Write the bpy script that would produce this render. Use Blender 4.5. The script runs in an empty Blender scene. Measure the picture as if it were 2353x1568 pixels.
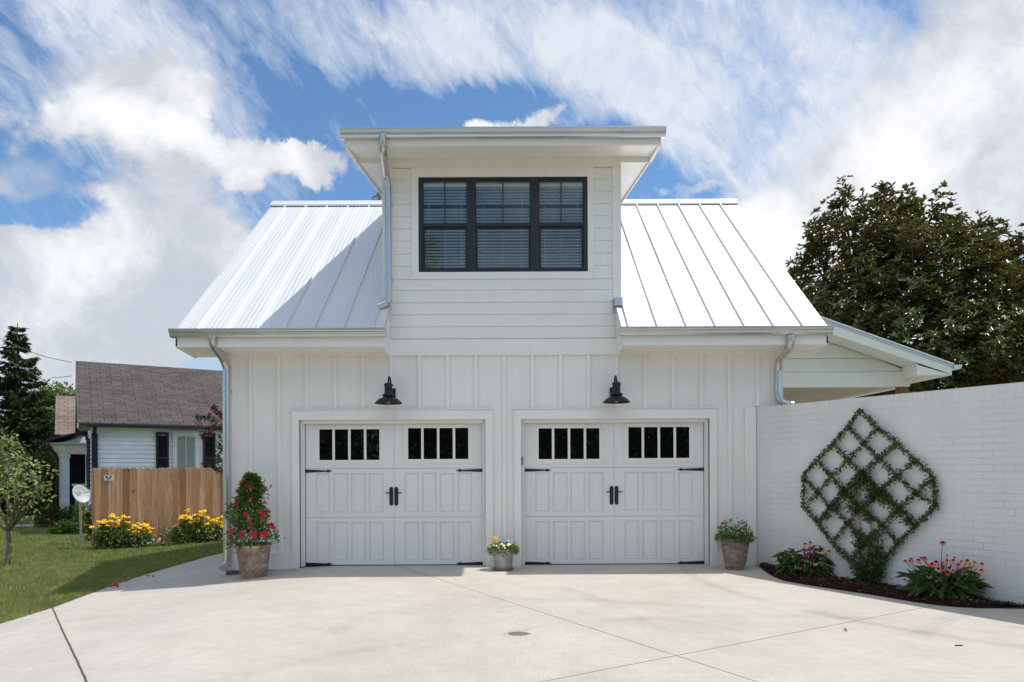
import bpy, bmesh, math, random
import numpy as np
from mathutils import Vector, Matrix, Euler
R_ = math.radians
scene = bpy.context.scene
C = scene.collection
PI = math.pi

# ------------------------------------------------------------------ survey helpers
# The place was measured from the photograph: camera 10 m in front of the facade (plane y = 0),
# eye 1.46 m above the garage floor.  S(u, v, y) gives the real position of a sighted point
# whose distance y behind the facade is known.
EYE = 1.46
FPX = 1569.0
ROLL = 0.0045
def S(u, v, y):
    du, dv = u - 1176.5, v - 1072.0
    a, b = du - ROLL*dv, dv + ROLL*du
    D = y + 10.0
    return Vector((a/FPX*D, y, EYE - b/FPX*D))
GX = [-300, -40, -16, -10, -8, -6.2, -5.14, -4.2, -3.9, -3.1, -2.6, 300]
GZ = [-.6, -.55, -.5, -.43, -.36, -.26, -.175, -.115, -.085, -.018, 0, 0]
def g(x, y=0):
    return float(np.interp(x, GX, GZ))
def G(u, v):                                   # sighted point lying on the ground
    y = 0.0
    for _ in range(60):
        p = S(u, v, y)
        b = (v - 1072.0) + ROLL*(u - 1176.5)
        y = .5*y + .5*((EYE - g(p.x))*FPX/b - 10.0)
    p = S(u, v, y); p.z = g(p.x)
    return p
def onwall(u, v, p0, d):                       # sighted point on a vertical plane through p0 along d
    du, dv = u - 1176.5, v - 1072.0
    a, b = (du - ROLL*dv)/FPX, (dv + ROLL*du)/FPX
    D0 = p0[1] + 10.0
    s = (a*D0 - p0[0])/(d[0] - a*d[1])
    D = D0 + s*d[1]
    return s, EYE - b*D

# ------------------------------------------------------------------ mesh building
class MB:
    def __init__(self): self.v = []; self.f = []
    def add(self, vs, fs):
        o = len(self.v); self.v += [tuple(p) for p in vs]; self.f += [tuple(i+o for i in q) for q in fs]
        return self
    def box(self, x0, x1, y0, y1, z0, z1):
        vs = [(x0,y0,z0),(x1,y0,z0),(x1,y1,z0),(x0,y1,z0),(x0,y0,z1),(x1,y0,z1),(x1,y1,z1),(x0,y1,z1)]
        return self.add(vs, [(0,3,2,1),(4,5,6,7),(0,1,5,4),(1,2,6,5),(2,3,7,6),(3,0,4,7)])
    def prism(self, poly, n0, n1, axis='x'):    # poly in the two other axes, extruded along axis
        k = len(poly)
        def mk(a, b, t):
            return {'x': (t,a,b), 'y': (a,t,b), 'z': (a,b,t)}[axis]
        vs = [mk(a,b,n0) for a,b in poly] + [mk(a,b,n1) for a,b in poly]
        fs = [tuple(range(k)), tuple(range(2*k-1, k-1, -1))]
        fs += [(i, i+k, (i+1)%k+k, (i+1)%k) for i in range(k)]
        return self.add(vs, fs)
    def obox(self, a, b, w, h, up=(0,0,1)):     # bar from a to b, width w, height h
        a = Vector(a); b = Vector(b); d = (b-a).normalized(); up = Vector(up)
        s = d.cross(up); s = s.normalized() if s.length > 1e-6 else Vector((1,0,0))
        t = s.cross(d).normalized()
        vs = []
        for p in (a, b):
            for i, j in ((-1,-1),(1,-1),(1,1),(-1,1)):
                vs.append(p + s*(i*w/2) + t*(j*h/2))
        return self.add(vs, [(0,1,2,3),(7,6,5,4),(0,4,5,1),(1,5,6,2),(2,6,7,3),(3,7,4,0)])
    def tube(self, path, r, n=8, cap=True):
        path = [Vector(p) for p in path]
        m = len(path); rs = r if hasattr(r, '__len__') else [r]*m
        prev = None; vs = []
        for i, p in enumerate(path):
            d = (path[min(i+1,m-1)] - path[max(i-1,0)])
            d = d.normalized() if d.length > 1e-9 else Vector((0,0,1))
            if prev is None:
                s = d.cross(Vector((0,0,1)) if abs(d.z) < .9 else Vector((1,0,0))).normalized()
            else:
                s = (prev - d*prev.dot(d)).normalized()
            prev = s; t = d.cross(s)
            for k in range(n):
                a = 2*PI*k/n
                vs.append(p + (s*math.cos(a) + t*math.sin(a))*rs[i])
        fs = []
        for i in range(m-1):
            for k in range(n):
                k2 = (k+1) % n
                fs.append((i*n+k, i*n+k2, (i+1)*n+k2, (i+1)*n+k))
        if cap:
            fs.append(tuple(range(n-1,-1,-1))); fs.append(tuple((m-1)*n+k for k in range(n)))
        return self.add(vs, fs)
    def lathe(self, prof, c=(0,0,0), n=32):
        vs = []; m = len(prof)
        for r, z in prof:
            for k in range(n):
                a = 2*PI*k/n
                vs.append((c[0]+r*math.cos(a), c[1]+r*math.sin(a), c[2]+z))
        fs = [(i*n+k, i*n+(k+1)%n, (i+1)*n+(k+1)%n, (i+1)*n+k) for i in range(m-1) for k in range(n)]
        return self.add(vs, fs)
    def grid(self, rows):
        m, n = len(rows), len(rows[0])
        return self.add([p for r in rows for p in r],
                        [(i*n+j, i*n+j+1, (i+1)*n+j+1, (i+1)*n+j) for i in range(m-1) for j in range(n-1)])
    def holed(self, x0, x1, z0, z1, y0, y1, holes):   # slab in the xz plane with rectangular openings
        xs = sorted({x0, x1, *[h[i] for h in holes for i in (0,1) if x0 < h[i] < x1]})
        zs = sorted({z0, z1, *[h[i] for h in holes for i in (2,3) if z0 < h[i] < z1]})
        nx, nz = len(xs)-1, len(zs)-1
        def solid(i, j):
            if i < 0 or j < 0 or i >= nx or j >= nz: return False
            cx, cz = (xs[i]+xs[i+1])/2, (zs[j]+zs[j+1])/2
            return not any(h[0] < cx < h[1] and h[2] < cz < h[3] for h in holes)
        idx = {}; vs = []; fs = []
        def V(i, j, s):
            if (i,j,s) not in idx:
                idx[(i,j,s)] = len(vs); vs.append((xs[i], y1 if s else y0, zs[j]))
            return idx[(i,j,s)]
        for i in range(nx):
            for j in range(nz):
                if not solid(i,j): continue
                fs.append((V(i,j,0),V(i+1,j,0),V(i+1,j+1,0),V(i,j+1,0)))
                fs.append((V(i,j,1),V(i,j+1,1),V(i+1,j+1,1),V(i+1,j,1)))
                if not solid(i-1,j): fs.append((V(i,j,0),V(i,j+1,0),V(i,j+1,1),V(i,j,1)))
                if not solid(i+1,j): fs.append((V(i+1,j,0),V(i+1,j,1),V(i+1,j+1,1),V(i+1,j+1,0)))
                if not solid(i,j-1): fs.append((V(i,j,0),V(i,j,1),V(i+1,j,1),V(i+1,j,0)))
                if not solid(i,j+1): fs.append((V(i,j+1,0),V(i+1,j+1,0),V(i+1,j+1,1),V(i,j+1,1)))
        return self.add(vs, fs)

def props(o, label=None, cat=None, group=None, kind=None):
    for k, v in (('label',label),('category',cat),('group',group),('kind',kind)):
        if v: o[k] = v
    return o
def world_of(o):
    m = Matrix.LocRotScale(o.location, o.rotation_euler, o.scale)
    return (world_of(o.parent) @ m) if o.parent else m
def thing(name, label, cat, loc=(0,0,0), rz=0, group=None, kind=None):
    o = bpy.data.objects.new(name, None); C.objects.link(o)
    o.location = loc; o.rotation_euler = (0,0,rz); o.empty_display_size = .1
    return props(o, label, cat, group, kind)
def build(name, mb, mat, parent=None, world=True, smooth=False, bevel=0, loc=None, solid=0, fixn=True):
    vs = mb.v
    if parent is not None and world:
        mi = world_of(parent).inverted(); vs = [mi @ Vector(p) for p in vs]
    if loc is not None:
        vs = [Vector(p) - Vector(loc) for p in vs]
    me = bpy.data.meshes.new(name); me.from_pydata([tuple(p) for p in vs], [], mb.f)
    if fixn:
        bm = bmesh.new(); bm.from_mesh(me); bmesh.ops.recalc_face_normals(bm, faces=bm.faces); bm.to_mesh(me); bm.free()
    for m in (mat if isinstance(mat, (list,tuple)) else [mat]): me.materials.append(m)
    if smooth:
        me.polygons.foreach_set('use_smooth', [True]*len(me.polygons))
        if smooth == 'auto':
            try: me.set_sharp_from_angle(angle=R_(40))
            except Exception: pass
    o = bpy.data.objects.new(name, me); C.objects.link(o)
    if loc is not None: o.location = loc
    if parent is not None: o.parent = parent
    if bevel:
        b = o.modifiers.new('bevel', 'BEVEL'); b.width = bevel; b.segments = 2; b.limit_method = 'ANGLE'; b.angle_limit = R_(40)
    if solid:
        s = o.modifiers.new('thickness', 'SOLIDIFY'); s.thickness = solid; s.offset = 0
    return o
def npmesh(name, V, F, mat, parent=None, world=True, smooth=False, loc=None):
    V = np.asarray(V, dtype=np.float64)
    if parent is not None and world:
        mi = np.array(world_of(parent).inverted()); V = V @ mi[:3,:3].T + mi[:3,3]
    if loc is not None: V = V - np.array(loc)
    me = bpy.data.meshes.new(name)
    nf, k = F.shape
    me.vertices.add(len(V)); me.vertices.foreach_set('co', V.astype(np.float32).ravel())
    me.loops.add(nf*k); me.loops.foreach_set('vertex_index', F.astype(np.int32).ravel())
    me.polygons.add(nf); me.polygons.foreach_set('loop_start', np.arange(0, nf*k, k, dtype=np.int32))
    me.polygons.foreach_set('loop_total', np.full(nf, k, dtype=np.int32))
    if smooth: me.polygons.foreach_set('use_smooth', np.ones(nf, dtype=bool))
    me.update(calc_edges=True); me.validate()
    for m in (mat if isinstance(mat,(list,tuple)) else [mat]): me.materials.append(m)
    o = bpy.data.objects.new(name, me); C.objects.link(o)
    if loc is not None: o.location = loc
    if parent is not None: o.parent = parent
    return o
def nrm(a): return a/np.maximum(np.linalg.norm(a, axis=-1, keepdims=True), 1e-9)
def leaf_arrays(P, D, N, L, W, fold=.25, droop=.15):
    """six-point leaves: base P, direction D, facing N"""
    D = nrm(D); N = nrm(N - (N*D).sum(-1,keepdims=True)*D); Sd = np.cross(D, N)
    L = np.broadcast_to(np.asarray(L, float).reshape(-1,1), (len(P),1)); W = np.broadcast_to(np.asarray(W, float).reshape(-1,1), (len(P),1))
    a = P
    b = P + D*L*.35 + Sd*W*.5 + N*W*fold
    c = P + D*L*.72 + Sd*W*.38 + N*(W*fold - L*droop*.5)
    d = P + D*L - N*L*droop
    e = P + D*L*.72 - Sd*W*.38 + N*(W*fold - L*droop*.5)
    f = P + D*L*.35 - Sd*W*.5 + N*W*fold
    V = np.stack([a,b,c,d,e,f], 1).reshape(-1,3)
    n = len(P); base = np.arange(n)[:,None]*6
    F = np.concatenate([base+np.array([[0,1,2,3]]), base+np.array([[0,3,4,5]])], 0)
    return V, F
def leaves(name, P, D, N, L, W, mat, parent=None, fold=.25, droop=.15, **k):
    V, F = leaf_arrays(P, D, N, L, W, fold, droop)
    return npmesh(name, V, F, mat, parent, **k)
def in_ball(rng, n):
    v = nrm(rng.normal(size=(n,3))); return v*(rng.random((n,1))**(1/3))
def smooth_path(pts, k=6):
    pts = [Vector(p) for p in pts]; out = []
    for i in range(len(pts)-1):
        p0 = pts[max(i-1,0)]; p1 = pts[i]; p2 = pts[i+1]; p3 = pts[min(i+2,len(pts)-1)]
        for j in range(k):
            t = j/k
            out.append(.5*((2*p1)+(p2-p0)*t+(2*p0-5*p1+4*p2-p3)*t*t+(3*p1-p0-3*p2+p3)*t**3))
    out.append(pts[-1]); return out

# ------------------------------------------------------------------ materials
class NT:
    def __init__(self, name):
        self.m = bpy.data.materials.new(name); self.m.use_nodes = True
        self.t = self.m.node_tree; self.t.nodes.clear()
        self.out = self.t.nodes.new('ShaderNodeOutputMaterial')
    def n(self, typ, **kw):
        nd = self.t.nodes.new('ShaderNode'+typ)
        for k, v in kw.items():
            if k.startswith('i_'):
                key = k[2:]; key = int(key) if key.isdigit() else key.replace('_',' ')
                self.set(nd.inputs[key], v)
            else: setattr(nd, k, v)
        return nd
    def set(self, sock, v):
        if isinstance(v, bpy.types.NodeSocket): self.t.links.new(v, sock)
        elif isinstance(v, bpy.types.Node): self.t.links.new(v.outputs[0], sock)
        else:
            if hasattr(v,'__len__') and len(v) == 3 and sock.type == 'RGBA': v = (*v,1)
            sock.default_value = v
    def math(self, op, a, b=None, c=None, clamp=False):
        nd = self.n('Math', operation=op, use_clamp=clamp); self.set(nd.inputs[0], a)
        if b is not None: self.set(nd.inputs[1], b)
        if c is not None: self.set(nd.inputs[2], c)
        return nd.outputs[0]
    def vmath(self, op, a, b=None, out=0):
        nd = self.n('VectorMath', operation=op); self.set(nd.inputs[0], a)
        if b is not None: self.set(nd.inputs[1], b)
        return nd.outputs[out]
    def mix(self, f, a, b, blend='MIX'):
        nd = self.n('Mix', data_type='RGBA', blend_type=blend); self.set(nd.inputs[0], f); self.set(nd.inputs[6], a); self.set(nd.inputs[7], b)
        return nd.outputs[2]
    def noise(self, vec, scale, detail=4, rough=.55, dist=0, out=0):
        nd = self.n('TexNoise'); 
        if vec is not None: self.set(nd.inputs['Vector'], vec)
        nd.inputs['Scale'].default_value = scale; nd.inputs['Detail'].default_value = detail
        nd.inputs['Roughness'].default_value = rough; nd.inputs['Distortion'].default_value = dist
        return nd.outputs[out]
    def ramp(self, f, stops):
        nd = self.n('ValToRGB'); self.set(nd.inputs[0], f); e = nd.color_ramp.elements
        while len(e) < len(stops): e.new(.5)
        for s, (p, c) in zip(e, stops): s.position = p; s.color = (*c,1) if len(c) == 3 else c
        return nd.outputs[0]
    def rng(self, f, a, b, c=0, d=1, smooth=False):
        nd = self.n('MapRange', clamp=True); nd.interpolation_type = 'SMOOTHSTEP' if smooth else 'LINEAR'
        for i, v in enumerate((f,a,b,c,d)): self.set(nd.inputs[i], v)
        return nd.outputs[0]
    def coord(self, which='Object'): return self.n('TexCoord').outputs[which]
    def mapping(self, v, loc=(0,0,0), rot=(0,0,0), sc=(1,1,1)):
        nd = self.n('Mapping'); self.set(nd.inputs[0], v); nd.inputs[1].default_value = loc; nd.inputs[2].default_value = rot; nd.inputs[3].default_value = sc
        return nd.outputs[0]
    def bump(self, h, strength=.3, dist=.01, normal=None):
        nd = self.n('Bump'); nd.inputs['Strength'].default_value = strength; nd.inputs['Distance'].default_value = dist
        self.set(nd.inputs['Height'], h)
        if normal is not None: self.set(nd.inputs['Normal'], normal)
        return nd.outputs[0]
    def bsdf(self, color, rough=.5, metal=0, spec=.5, normal=None, **kw):
        p = self.n('BsdfPrincipled'); self.set(p.inputs['Base Color'], color); self.set(p.inputs['Roughness'], rough)
        self.set(p.inputs['Metallic'], metal); self.set(p.inputs['Specular IOR Level'], spec)
        if normal is not None: self.set(p.inputs['Normal'], normal)
        for k, v in kw.items(): self.set(p.inputs[k.replace('_',' ')], v)
        return p.outputs[0]
    def done(self, sh): self.t.links.new(sh, self.out.inputs[0]); return self.m

def m_simple(name, col, rough=.5, metal=0, spec=.5, var=.12, vs=6, bump=.15, bs=60, bd=.003):
    t = NT(name); v = t.coord()
    n1 = t.noise(v, vs, 5); f = t.rng(n1, .3, .7, 1-var, 1+var)
    c = t.vmath('SCALE', tuple(col)); t.set(c.node.inputs['Scale'], f)
    nb = t.noise(v, bs, 3)
    return t.done(t.bsdf(c, rough, metal, spec, t.bump(nb, bump, bd)))
def m_leaf(name, c1, c2, c3=None, back=None, rough=.45, trans=.25, spec=.4, dark=None):
    t = NT(name); rnd = t.n('NewGeometry').outputs['Random Per Island']
    stops = [(0,c1),(.6,c2)] + ([(1,c3)] if c3 else [(1,c2)])
    col = t.ramp(rnd, stops)
    nz = t.noise(t.coord(), 1.2, 3); f = t.rng(nz, .35, .65, .75, 1.2)
    c = t.vmath('SCALE', col); t.set(c.node.inputs['Scale'], f)
    if back: 
        bf = t.n('NewGeometry').outputs['Backfacing']; c = t.mix(bf, c, back)
    b = t.bsdf(c, rough, 0, spec)
    tr = t.n('BsdfTranslucent'); t.set(tr.inputs[0], t.mix(.35, c, (.30,.42,.03)))
    mx = t.n('MixShader'); mx.inputs[0].default_value = trans; t.t.links.new(b, mx.inputs[1]); t.t.links.new(tr.outputs[0], mx.inputs[2])
    return t.done(mx.outputs[0])

M = {}
WHITE = (.83,.80,.745)
def paint(name, col=WHITE, rough=.42, b=.12):
    t = NT(name); v = t.coord('Object')
    n1 = t.noise(v, .9, 5, .6); n2 = t.noise(t.mapping(v, sc=(1,1,.12)), 9, 5, .6)
    f = t.math('MULTIPLY', t.rng(n1, .3, .7, .965, 1.02), t.rng(n2, .35, .75, 1.01, .965))
    c = t.vmath('SCALE', tuple(col)); t.set(c.node.inputs['Scale'], f)
    nb = t.noise(t.mapping(v, sc=(1,1,.25)), 55, 4)
    return t.done(t.bsdf(c, t.rng(n1,.2,.8,rough-.06,rough+.08), 0, .4, t.bump(nb, b, .002)))
M['paint'] = paint('white_paint')
M['trim'] = paint('trim_paint', (.85,.82,.765), .36, .08)
M['door'] = paint('door_paint', (.80,.78,.74), .4, .1)
def galv(name, col, rough, metal=.85):
    t = NT(name); v = t.coord('Object')
    vo = t.n('TexVoronoi'); t.set(vo.inputs['Vector'], v); vo.inputs['Scale'].default_value = 70
    sp = t.rng(vo.outputs['Color'], 0, 1, .93, 1.05)
    n1 = t.noise(t.mapping(v, sc=(1,1,.3)), 3, 5)
    f = t.math('MULTIPLY', sp, t.rng(n1, .3, .7, .9, 1.06))
    c = t.vmath('SCALE', tuple(col)); t.set(c.node.inputs['Scale'], f)
    return t.done(t.bsdf(c, t.rng(n1,.3,.7,rough-.05,rough+.08), metal, .5, t.bump(t.noise(v, 25, 3), .08, .003)))
M['galv'] = galv('galvanised_steel', (.58,.57,.55), .27)
M['gutter'] = galv('gutter_aluminium', (.63,.63,.625), .30, .88)
def m_roof():
    t = NT('galvalume_roof'); v = t.coord('Object')
    n1 = t.noise(t.mapping(v, sc=(2.2,.25,.25)), 1.6, 4)
    c = t.vmath('SCALE', (.76,.757,.755)); t.set(c.node.inputs['Scale'], t.rng(n1,.3,.7,.965,1.02))
    return t.done(t.bsdf(c, t.rng(n1,.3,.7,.46,.52), .45, .5, t.bump(t.noise(v, 1.3, 2), .05, .02)))
M['roof'] = m_roof()
M['black'] = m_simple('black_iron', (.018,.018,.02), .45, .3, .5, .2, 8, .3, 120, .001)
M['bronze'] = m_simple('dark_bronze_metal', (.022,.02,.02), .42, .4, .5, .25, 10, .3, 90, .001)
M['frame'] = m_simple('black_window_frame', (.016,.015,.018), .38, 0, .5, .15, 4, .05)
def m_brickwall():
    t = NT('painted_white_brick'); v = t.coord('Object')
    d = t.noise(v, 2.2, 3, out=1)
    wv = t.vmath('ADD', v, t.vmath('SCALE', t.vmath('SUBTRACT', d, (.5,.5,.5))))
    wv.node.inputs[1].links[0].from_node.inputs['Scale'].default_value = .022
    sw = t.n('CombineXYZ'); sp = t.n('SeparateXYZ'); t.set(sp.inputs[0], wv)
    t.set(sw.inputs[0], sp.outputs[0]); t.set(sw.inputs[1], sp.outputs[2])
    br = t.n('TexBrick'); t.set(br.inputs['Vector'], sw.outputs[0]); br.offset = .5
    br.inputs['Scale'].default_value = 1; br.inputs['Brick Width'].default_value = .203; br.inputs['Row Height'].default_value = .0765
    br.inputs['Mortar Size'].default_value = .006; br.inputs['Mortar Smooth'].default_value = .8
    br.inputs['Color1'].default_value = (.9,.9,.9,1); br.inputs['Color2'].default_value = (1,1,1,1); br.inputs['Mortar'].default_value = (0,0,0,1)
    br.inputs['Bias'].default_value = 0
    # soldier course on top
    s2 = t.n('CombineXYZ'); t.set(s2.inputs[0], sp.outputs[2]); t.set(s2.inputs[1], sp.outputs[0])
    top = t.rng(sp.outputs[2], 2.205, 2.215)
    sol = t.math('ABSOLUTE', t.math('SUBTRACT', t.math('FRACT', t.math('MULTIPLY', sp.outputs[0], 13.1)), .5))
    solh = t.rng(sol, .42, .5, 1, .0)
    h = t.mix(top, t.math('SUBTRACT', 1, br.outputs['Fac']), solh)
    patch = t.rng(t.noise(v, 1.1, 3), .38, .66, .08, .9)
    h2 = t.math('ADD', t.math('MULTIPLY', h, patch), t.math('MULTIPLY', t.noise(v, 26, 5, .65), .55))
    n1 = t.noise(v, 1.6, 5)
    base = t.mix(t.rng(n1,.3,.7), (.70,.685,.655), (.79,.775,.745))
    base = t.mix(t.math('MULTIPLY', t.math('MULTIPLY', br.outputs['Fac'], patch), .24), base, (.45,.42,.38))
    return t.done(t.bsdf(base, .6, 0, .3, t.bump(h2, .6, .008)))
M['brickwall'] = m_brickwall()
def m_brick_brown():
    t = NT('brown_foundation_brick'); v = t.coord('Object'); sp = t.n('SeparateXYZ'); t.set(sp.inputs[0], v)
    c = t.n('CombineXYZ'); t.set(c.inputs[0], sp.outputs[0]); t.set(c.inputs[1], sp.outputs[2])
    br = t.n('TexBrick'); t.set(br.inputs['Vector'], c.outputs[0]); br.inputs['Scale'].default_value = 1
    br.inputs['Brick Width'].default_value = .2; br.inputs['Row Height'].default_value = .07; br.inputs['Mortar Size'].default_value = .006
    br.inputs['Color1'].default_value = (.13,.075,.05,1); br.inputs['Color2'].default_value = (.2,.12,.08,1); br.inputs['Mortar'].default_value = (.3,.27,.23,1)
    return t.done(t.bsdf(br.outputs['Color'], .85, 0, .2, t.bump(t.noise(v, 40), .4, .004)))
M['brick'] = m_brick_brown()
def m_glass(name, tint, ior, back=None):
    t = NT(name)
    gl = t.n('BsdfGlossy'); gl.inputs['Roughness'].default_value = .01; gl.inputs[0].default_value = (1,1,1,1)
    nb = t.bump(t.noise(t.coord(), 1.1, 2), .05, .02); t.set(gl.inputs['Normal'], nb)
    fr = t.n('Fresnel'); fr.inputs[0].default_value = ior
    if back is None:
        tr = t.n('BsdfTransparent'); tr.inputs[0].default_value = (*tint,1)
    else:
        tr = t.n('BsdfDiffuse'); tr.inputs[0].default_value = (*back,1)
    mx = t.n('MixShader'); t.t.links.new(fr.outputs[0], mx.inputs[0]); t.t.links.new(tr.outputs[0], mx.inputs[1]); t.t.links.new(gl.outputs[0], mx.inputs[2])
    return t.done(mx.outputs[0])
M['glass'] = m_glass('blue_tinted_glass', (.93,.985,.99), 1.52)
M['darkglass'] = m_glass('dark_garage_glass', None, 1.5, (.004,.004,.004))
M['blind'] = m_simple('white_blind', (.90,.91,.90), .5, 0, .4, .03, 3, .02)
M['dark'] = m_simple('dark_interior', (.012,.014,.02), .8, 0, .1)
M['bulb'] = m_simple('amber_bulb_glass', (.7,.35,.12), .2)
def m_concrete():
    t = NT('driveway_concrete'); v = t.coord('Object')
    n1 = t.noise(v, .45, 6, .6); n2 = t.noise(v, 2.3, 6, .6, .5); n3 = t.noise(v, 9, 6, .65)
    br = t.noise(t.mapping(v, rot=(0,0,.45), sc=(60,2.0,1)), 1.6, 4, .6)
    br2 = t.noise(t.mapping(v, rot=(0,0,-.6), sc=(1.2,26,1)), 1.0, 3, .6)
    fine = t.noise(v, 220, 3, .7)
    f = t.math('MULTIPLY', t.rng(n1,.3,.7,.88,1.06), t.rng(n2,.3,.75,1.04,.89))
    f = t.math('MULTIPLY', f, t.rng(n3,.3,.75,1.03,.92))
    f = t.math('MULTIPLY', f, t.rng(br,.3,.7,.92,1.045))
    f = t.math('MULTIPLY', f, t.rng(fine,.3,.7,.96,1.04))
    warm = t.rng(t.noise(t.mapping(v, loc=(3,1,0)), .6, 5, .6), .45, .7)
    base = t.mix(t.math('MULTIPLY', warm, .36), (.515,.478,.425), (.50,.43,.335))
    # tyre arcs
    sm = None
    for cx, cy, rad, w, msc, st in ((9.5,-9.8,7.1,.09,1.3,.17),(9.5,-9.8,8.25,.10,1.7,.13),(-1.5,-12.5,10.2,.12,.9,.10),(7.0,-1.0,4.6,.08,1.6,.13),(2.2,-9.0,5.6,.09,1.5,.11),(-9,-6,10.5,.11,1.2,.10),(1.0,-4.6,1.15,.07,2.0,.10)):
        d = t.vmath('DISTANCE', t.vmath('MULTIPLY', v, (1,1,0)), (cx,cy,0), out='Value')
        e = t.math('ABSOLUTE', t.math('SUBTRACT', d, rad))
        band = t.rng(e, w*.55, w*1.15, 1, 0, True)
        tread = t.rng(t.math('SINE', t.math('MULTIPLY', d, 130)), -.4, .6, .45, 1)
        msk = t.rng(t.noise(t.mapping(v, loc=(cx,cy,rad)), msc*.45, 3), .48, .62)
        q = t.math('MULTIPLY', t.math('MULTIPLY', t.math('MULTIPLY', band, tread), msk), st*1.5)
        sm = q if sm is None else t.math('ADD', sm, q)
    # small scuffs
    sc = t.n('TexVoronoi'); t.set(sc.inputs['Vector'], t.vmath('MULTIPLY', v, (1,1,0))); sc.inputs['Scale'].default_value = .62; sc.inputs['Randomness'].default_value = 1
    sp_ = t.rng(sc.outputs['Distance'], .05, .16, 1, 0, True)
    st_ = t.rng(t.math('SINE', t.math('MULTIPLY', t.math('ADD', sc.outputs['Distance'], t.math('MULTIPLY', n3, .02)), 330)), -.2, .8, .25, 1)
    sm = t.math('ADD', sm, t.math('MULTIPLY', t.math('MULTIPLY', sp_, st_), t.rng(t.noise(v, .7, 2),.45,.55,0,.28)))
    br2f = t.rng(br2, .52, .72, 0, .17)
    sm = t.math('ADD', sm, t.math('MULTIPLY', br2f, t.rng(n1,.45,.6)))
    f = t.math('MULTIPLY', f, t.math('SUBTRACT', 1, sm, clamp=True))
    c = t.vmath('SCALE', base); t.set(c.node.inputs['Scale'], f)
    # stains, dark spots
    sd = t.vmath('DISTANCE', t.vmath('ADD', t.vmath('MULTIPLY', v, (1,1.6,0)), t.vmath('SCALE', t.noise(v, 9, 3, out=1))), tuple(STAIN), out='Value')
    sd.node.inputs[0].links[0].from_node.inputs[1].links[0].from_node.inputs['Scale'].default_value = .22
    c = t.mix(t.rng(sd, .105, .115, .85, 0), c, (.13,.105,.07))
    vo = t.n('TexVoronoi'); t.set(vo.inputs['Vector'], t.vmath('MULTIPLY', v, (1,1,0))); vo.inputs['Scale'].default_value = 1.1
    c = t.mix(t.math('MULTIPLY', t.rng(vo.outputs['Distance'], .008, .014, .8, 0), t.rng(t.noise(v, 1.4, 1), .5, .52)), c, (.12,.08,.05))
    # joints
    hj = None
    wob = t.math('MULTIPLY', t.math('SUBTRACT', t.noise(v, 6, 3), .5), .012)
    for (a, b, w) in JOINTS:
        n = Vector((-(b-a).y, (b-a).x, 0)).normalized()
        dd = t.vmath('DOT_PRODUCT', t.vmath('SUBTRACT', v, tuple(a)), tuple(n), out='Value')
        dd = t.math('ABSOLUTE', t.math('ADD', dd, wob))
        j = t.rng(dd, w*.7, w*1.15, 1, 0)
        edge = t.rng(dd, w*1.2, w*4.5, 1, 0)
        c = t.mix(t.math('MULTIPLY', edge, .22), c, (.40,.35,.27))
        c = t.mix(t.math('MULTIPLY', j, .93), c, (.07,.055,.04))
        hj = j if hj is None else t.math('MAXIMUM', hj, j)
    h = t.math('SUBTRACT', t.math('ADD', t.math('MULTIPLY', br, .35), t.math('MULTIPLY', fine, .3)), t.math('MULTIPLY', hj, 4))
    return t.done(t.bsdf(c, .82, 0, .25, t.bump(h, .3, .004)))
pA, pB = G(920,1303), G(1557,1508); pC, pD = G(1250,1566), G(2150,1391); pE, pF = G(120,1397), G(198,1566)
for p in (pA,pB,pC,pD,pE,pF): p.z = 0
JOINTS = [(pA,pB,.005),(pC,pD,.0045),(pE,pF,.009)]
st = G(1190,1457); STAIN = (st.x+.11, st.y*1.6+.11, .11)
M['concrete'] = m_concrete()
def m_lawn():
    t = NT('lawn_turf'); v = t.coord('Object')
    n1 = t.noise(v, .5, 5); n2 = t.noise(v, 6, 5); n3 = t.noise(v, 60, 4, .7)
    c = t.mix(t.rng(n1,.35,.65), (.10,.14,.03), (.17,.18,.055))
    c = t.mix(t.rng(n2,.4,.7,0,.5), c, (.25,.23,.09))
    c = t.mix(t.rng(n3,.45,.65,0,.6), c, (.02,.03,.008))
    return t.done(t.bsdf(c, .9, 0, .1, t.bump(n3, .8, .04)))
M['lawn'] = m_lawn()
def m_blade():
    t = NT('grass_blades'); rnd = t.n('NewGeometry').outputs['Random Per Island']; v = t.coord('Object')
    col = t.ramp(rnd, [(0,(.12,.19,.032)),(.45,(.20,.285,.058)),(.75,(.34,.37,.115)),(1,(.55,.50,.25))])
    n1 = t.noise(v, .55, 4); col2 = t.mix(t.rng(n1,.4,.62,0,.55), col, (.33,.31,.12))
    n2 = t.noise(v, 3.2, 4); f = t.rng(n2,.3,.7,.7,1.2)
    c = t.vmath('SCALE', col2); t.set(c.node.inputs['Scale'], f)
    b = t.bsdf(c, .6, 0, .2); tr = t.n('BsdfTranslucent'); t.set(tr.inputs[0], c)
    mx = t.n('MixShader'); mx.inputs[0].default_value = .3; t.t.links.new(b, mx.inputs[1]); t.t.links.new(tr.outputs[0], mx.inputs[2])
    return t.done(mx.outputs[0])
M['blade'] = m_blade()
M['mulch'] = m_simple('dark_mulch', (.025,.012,.009), .9, 0, .15, .5, 30, 1, 60, .03)
def m_chip():
    t = NT('mulch_chips'); rnd = t.n('NewGeometry').outputs['Random Per Island']
    col = t.ramp(rnd, [(0,(.018,.008,.006)),(.6,(.06,.022,.015)),(.93,(.10,.045,.03)),(1,(.3,.2,.14))])
    return t.done(t.bsdf(col, .8, 0, .2))
M['chip'] = m_chip()
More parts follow.
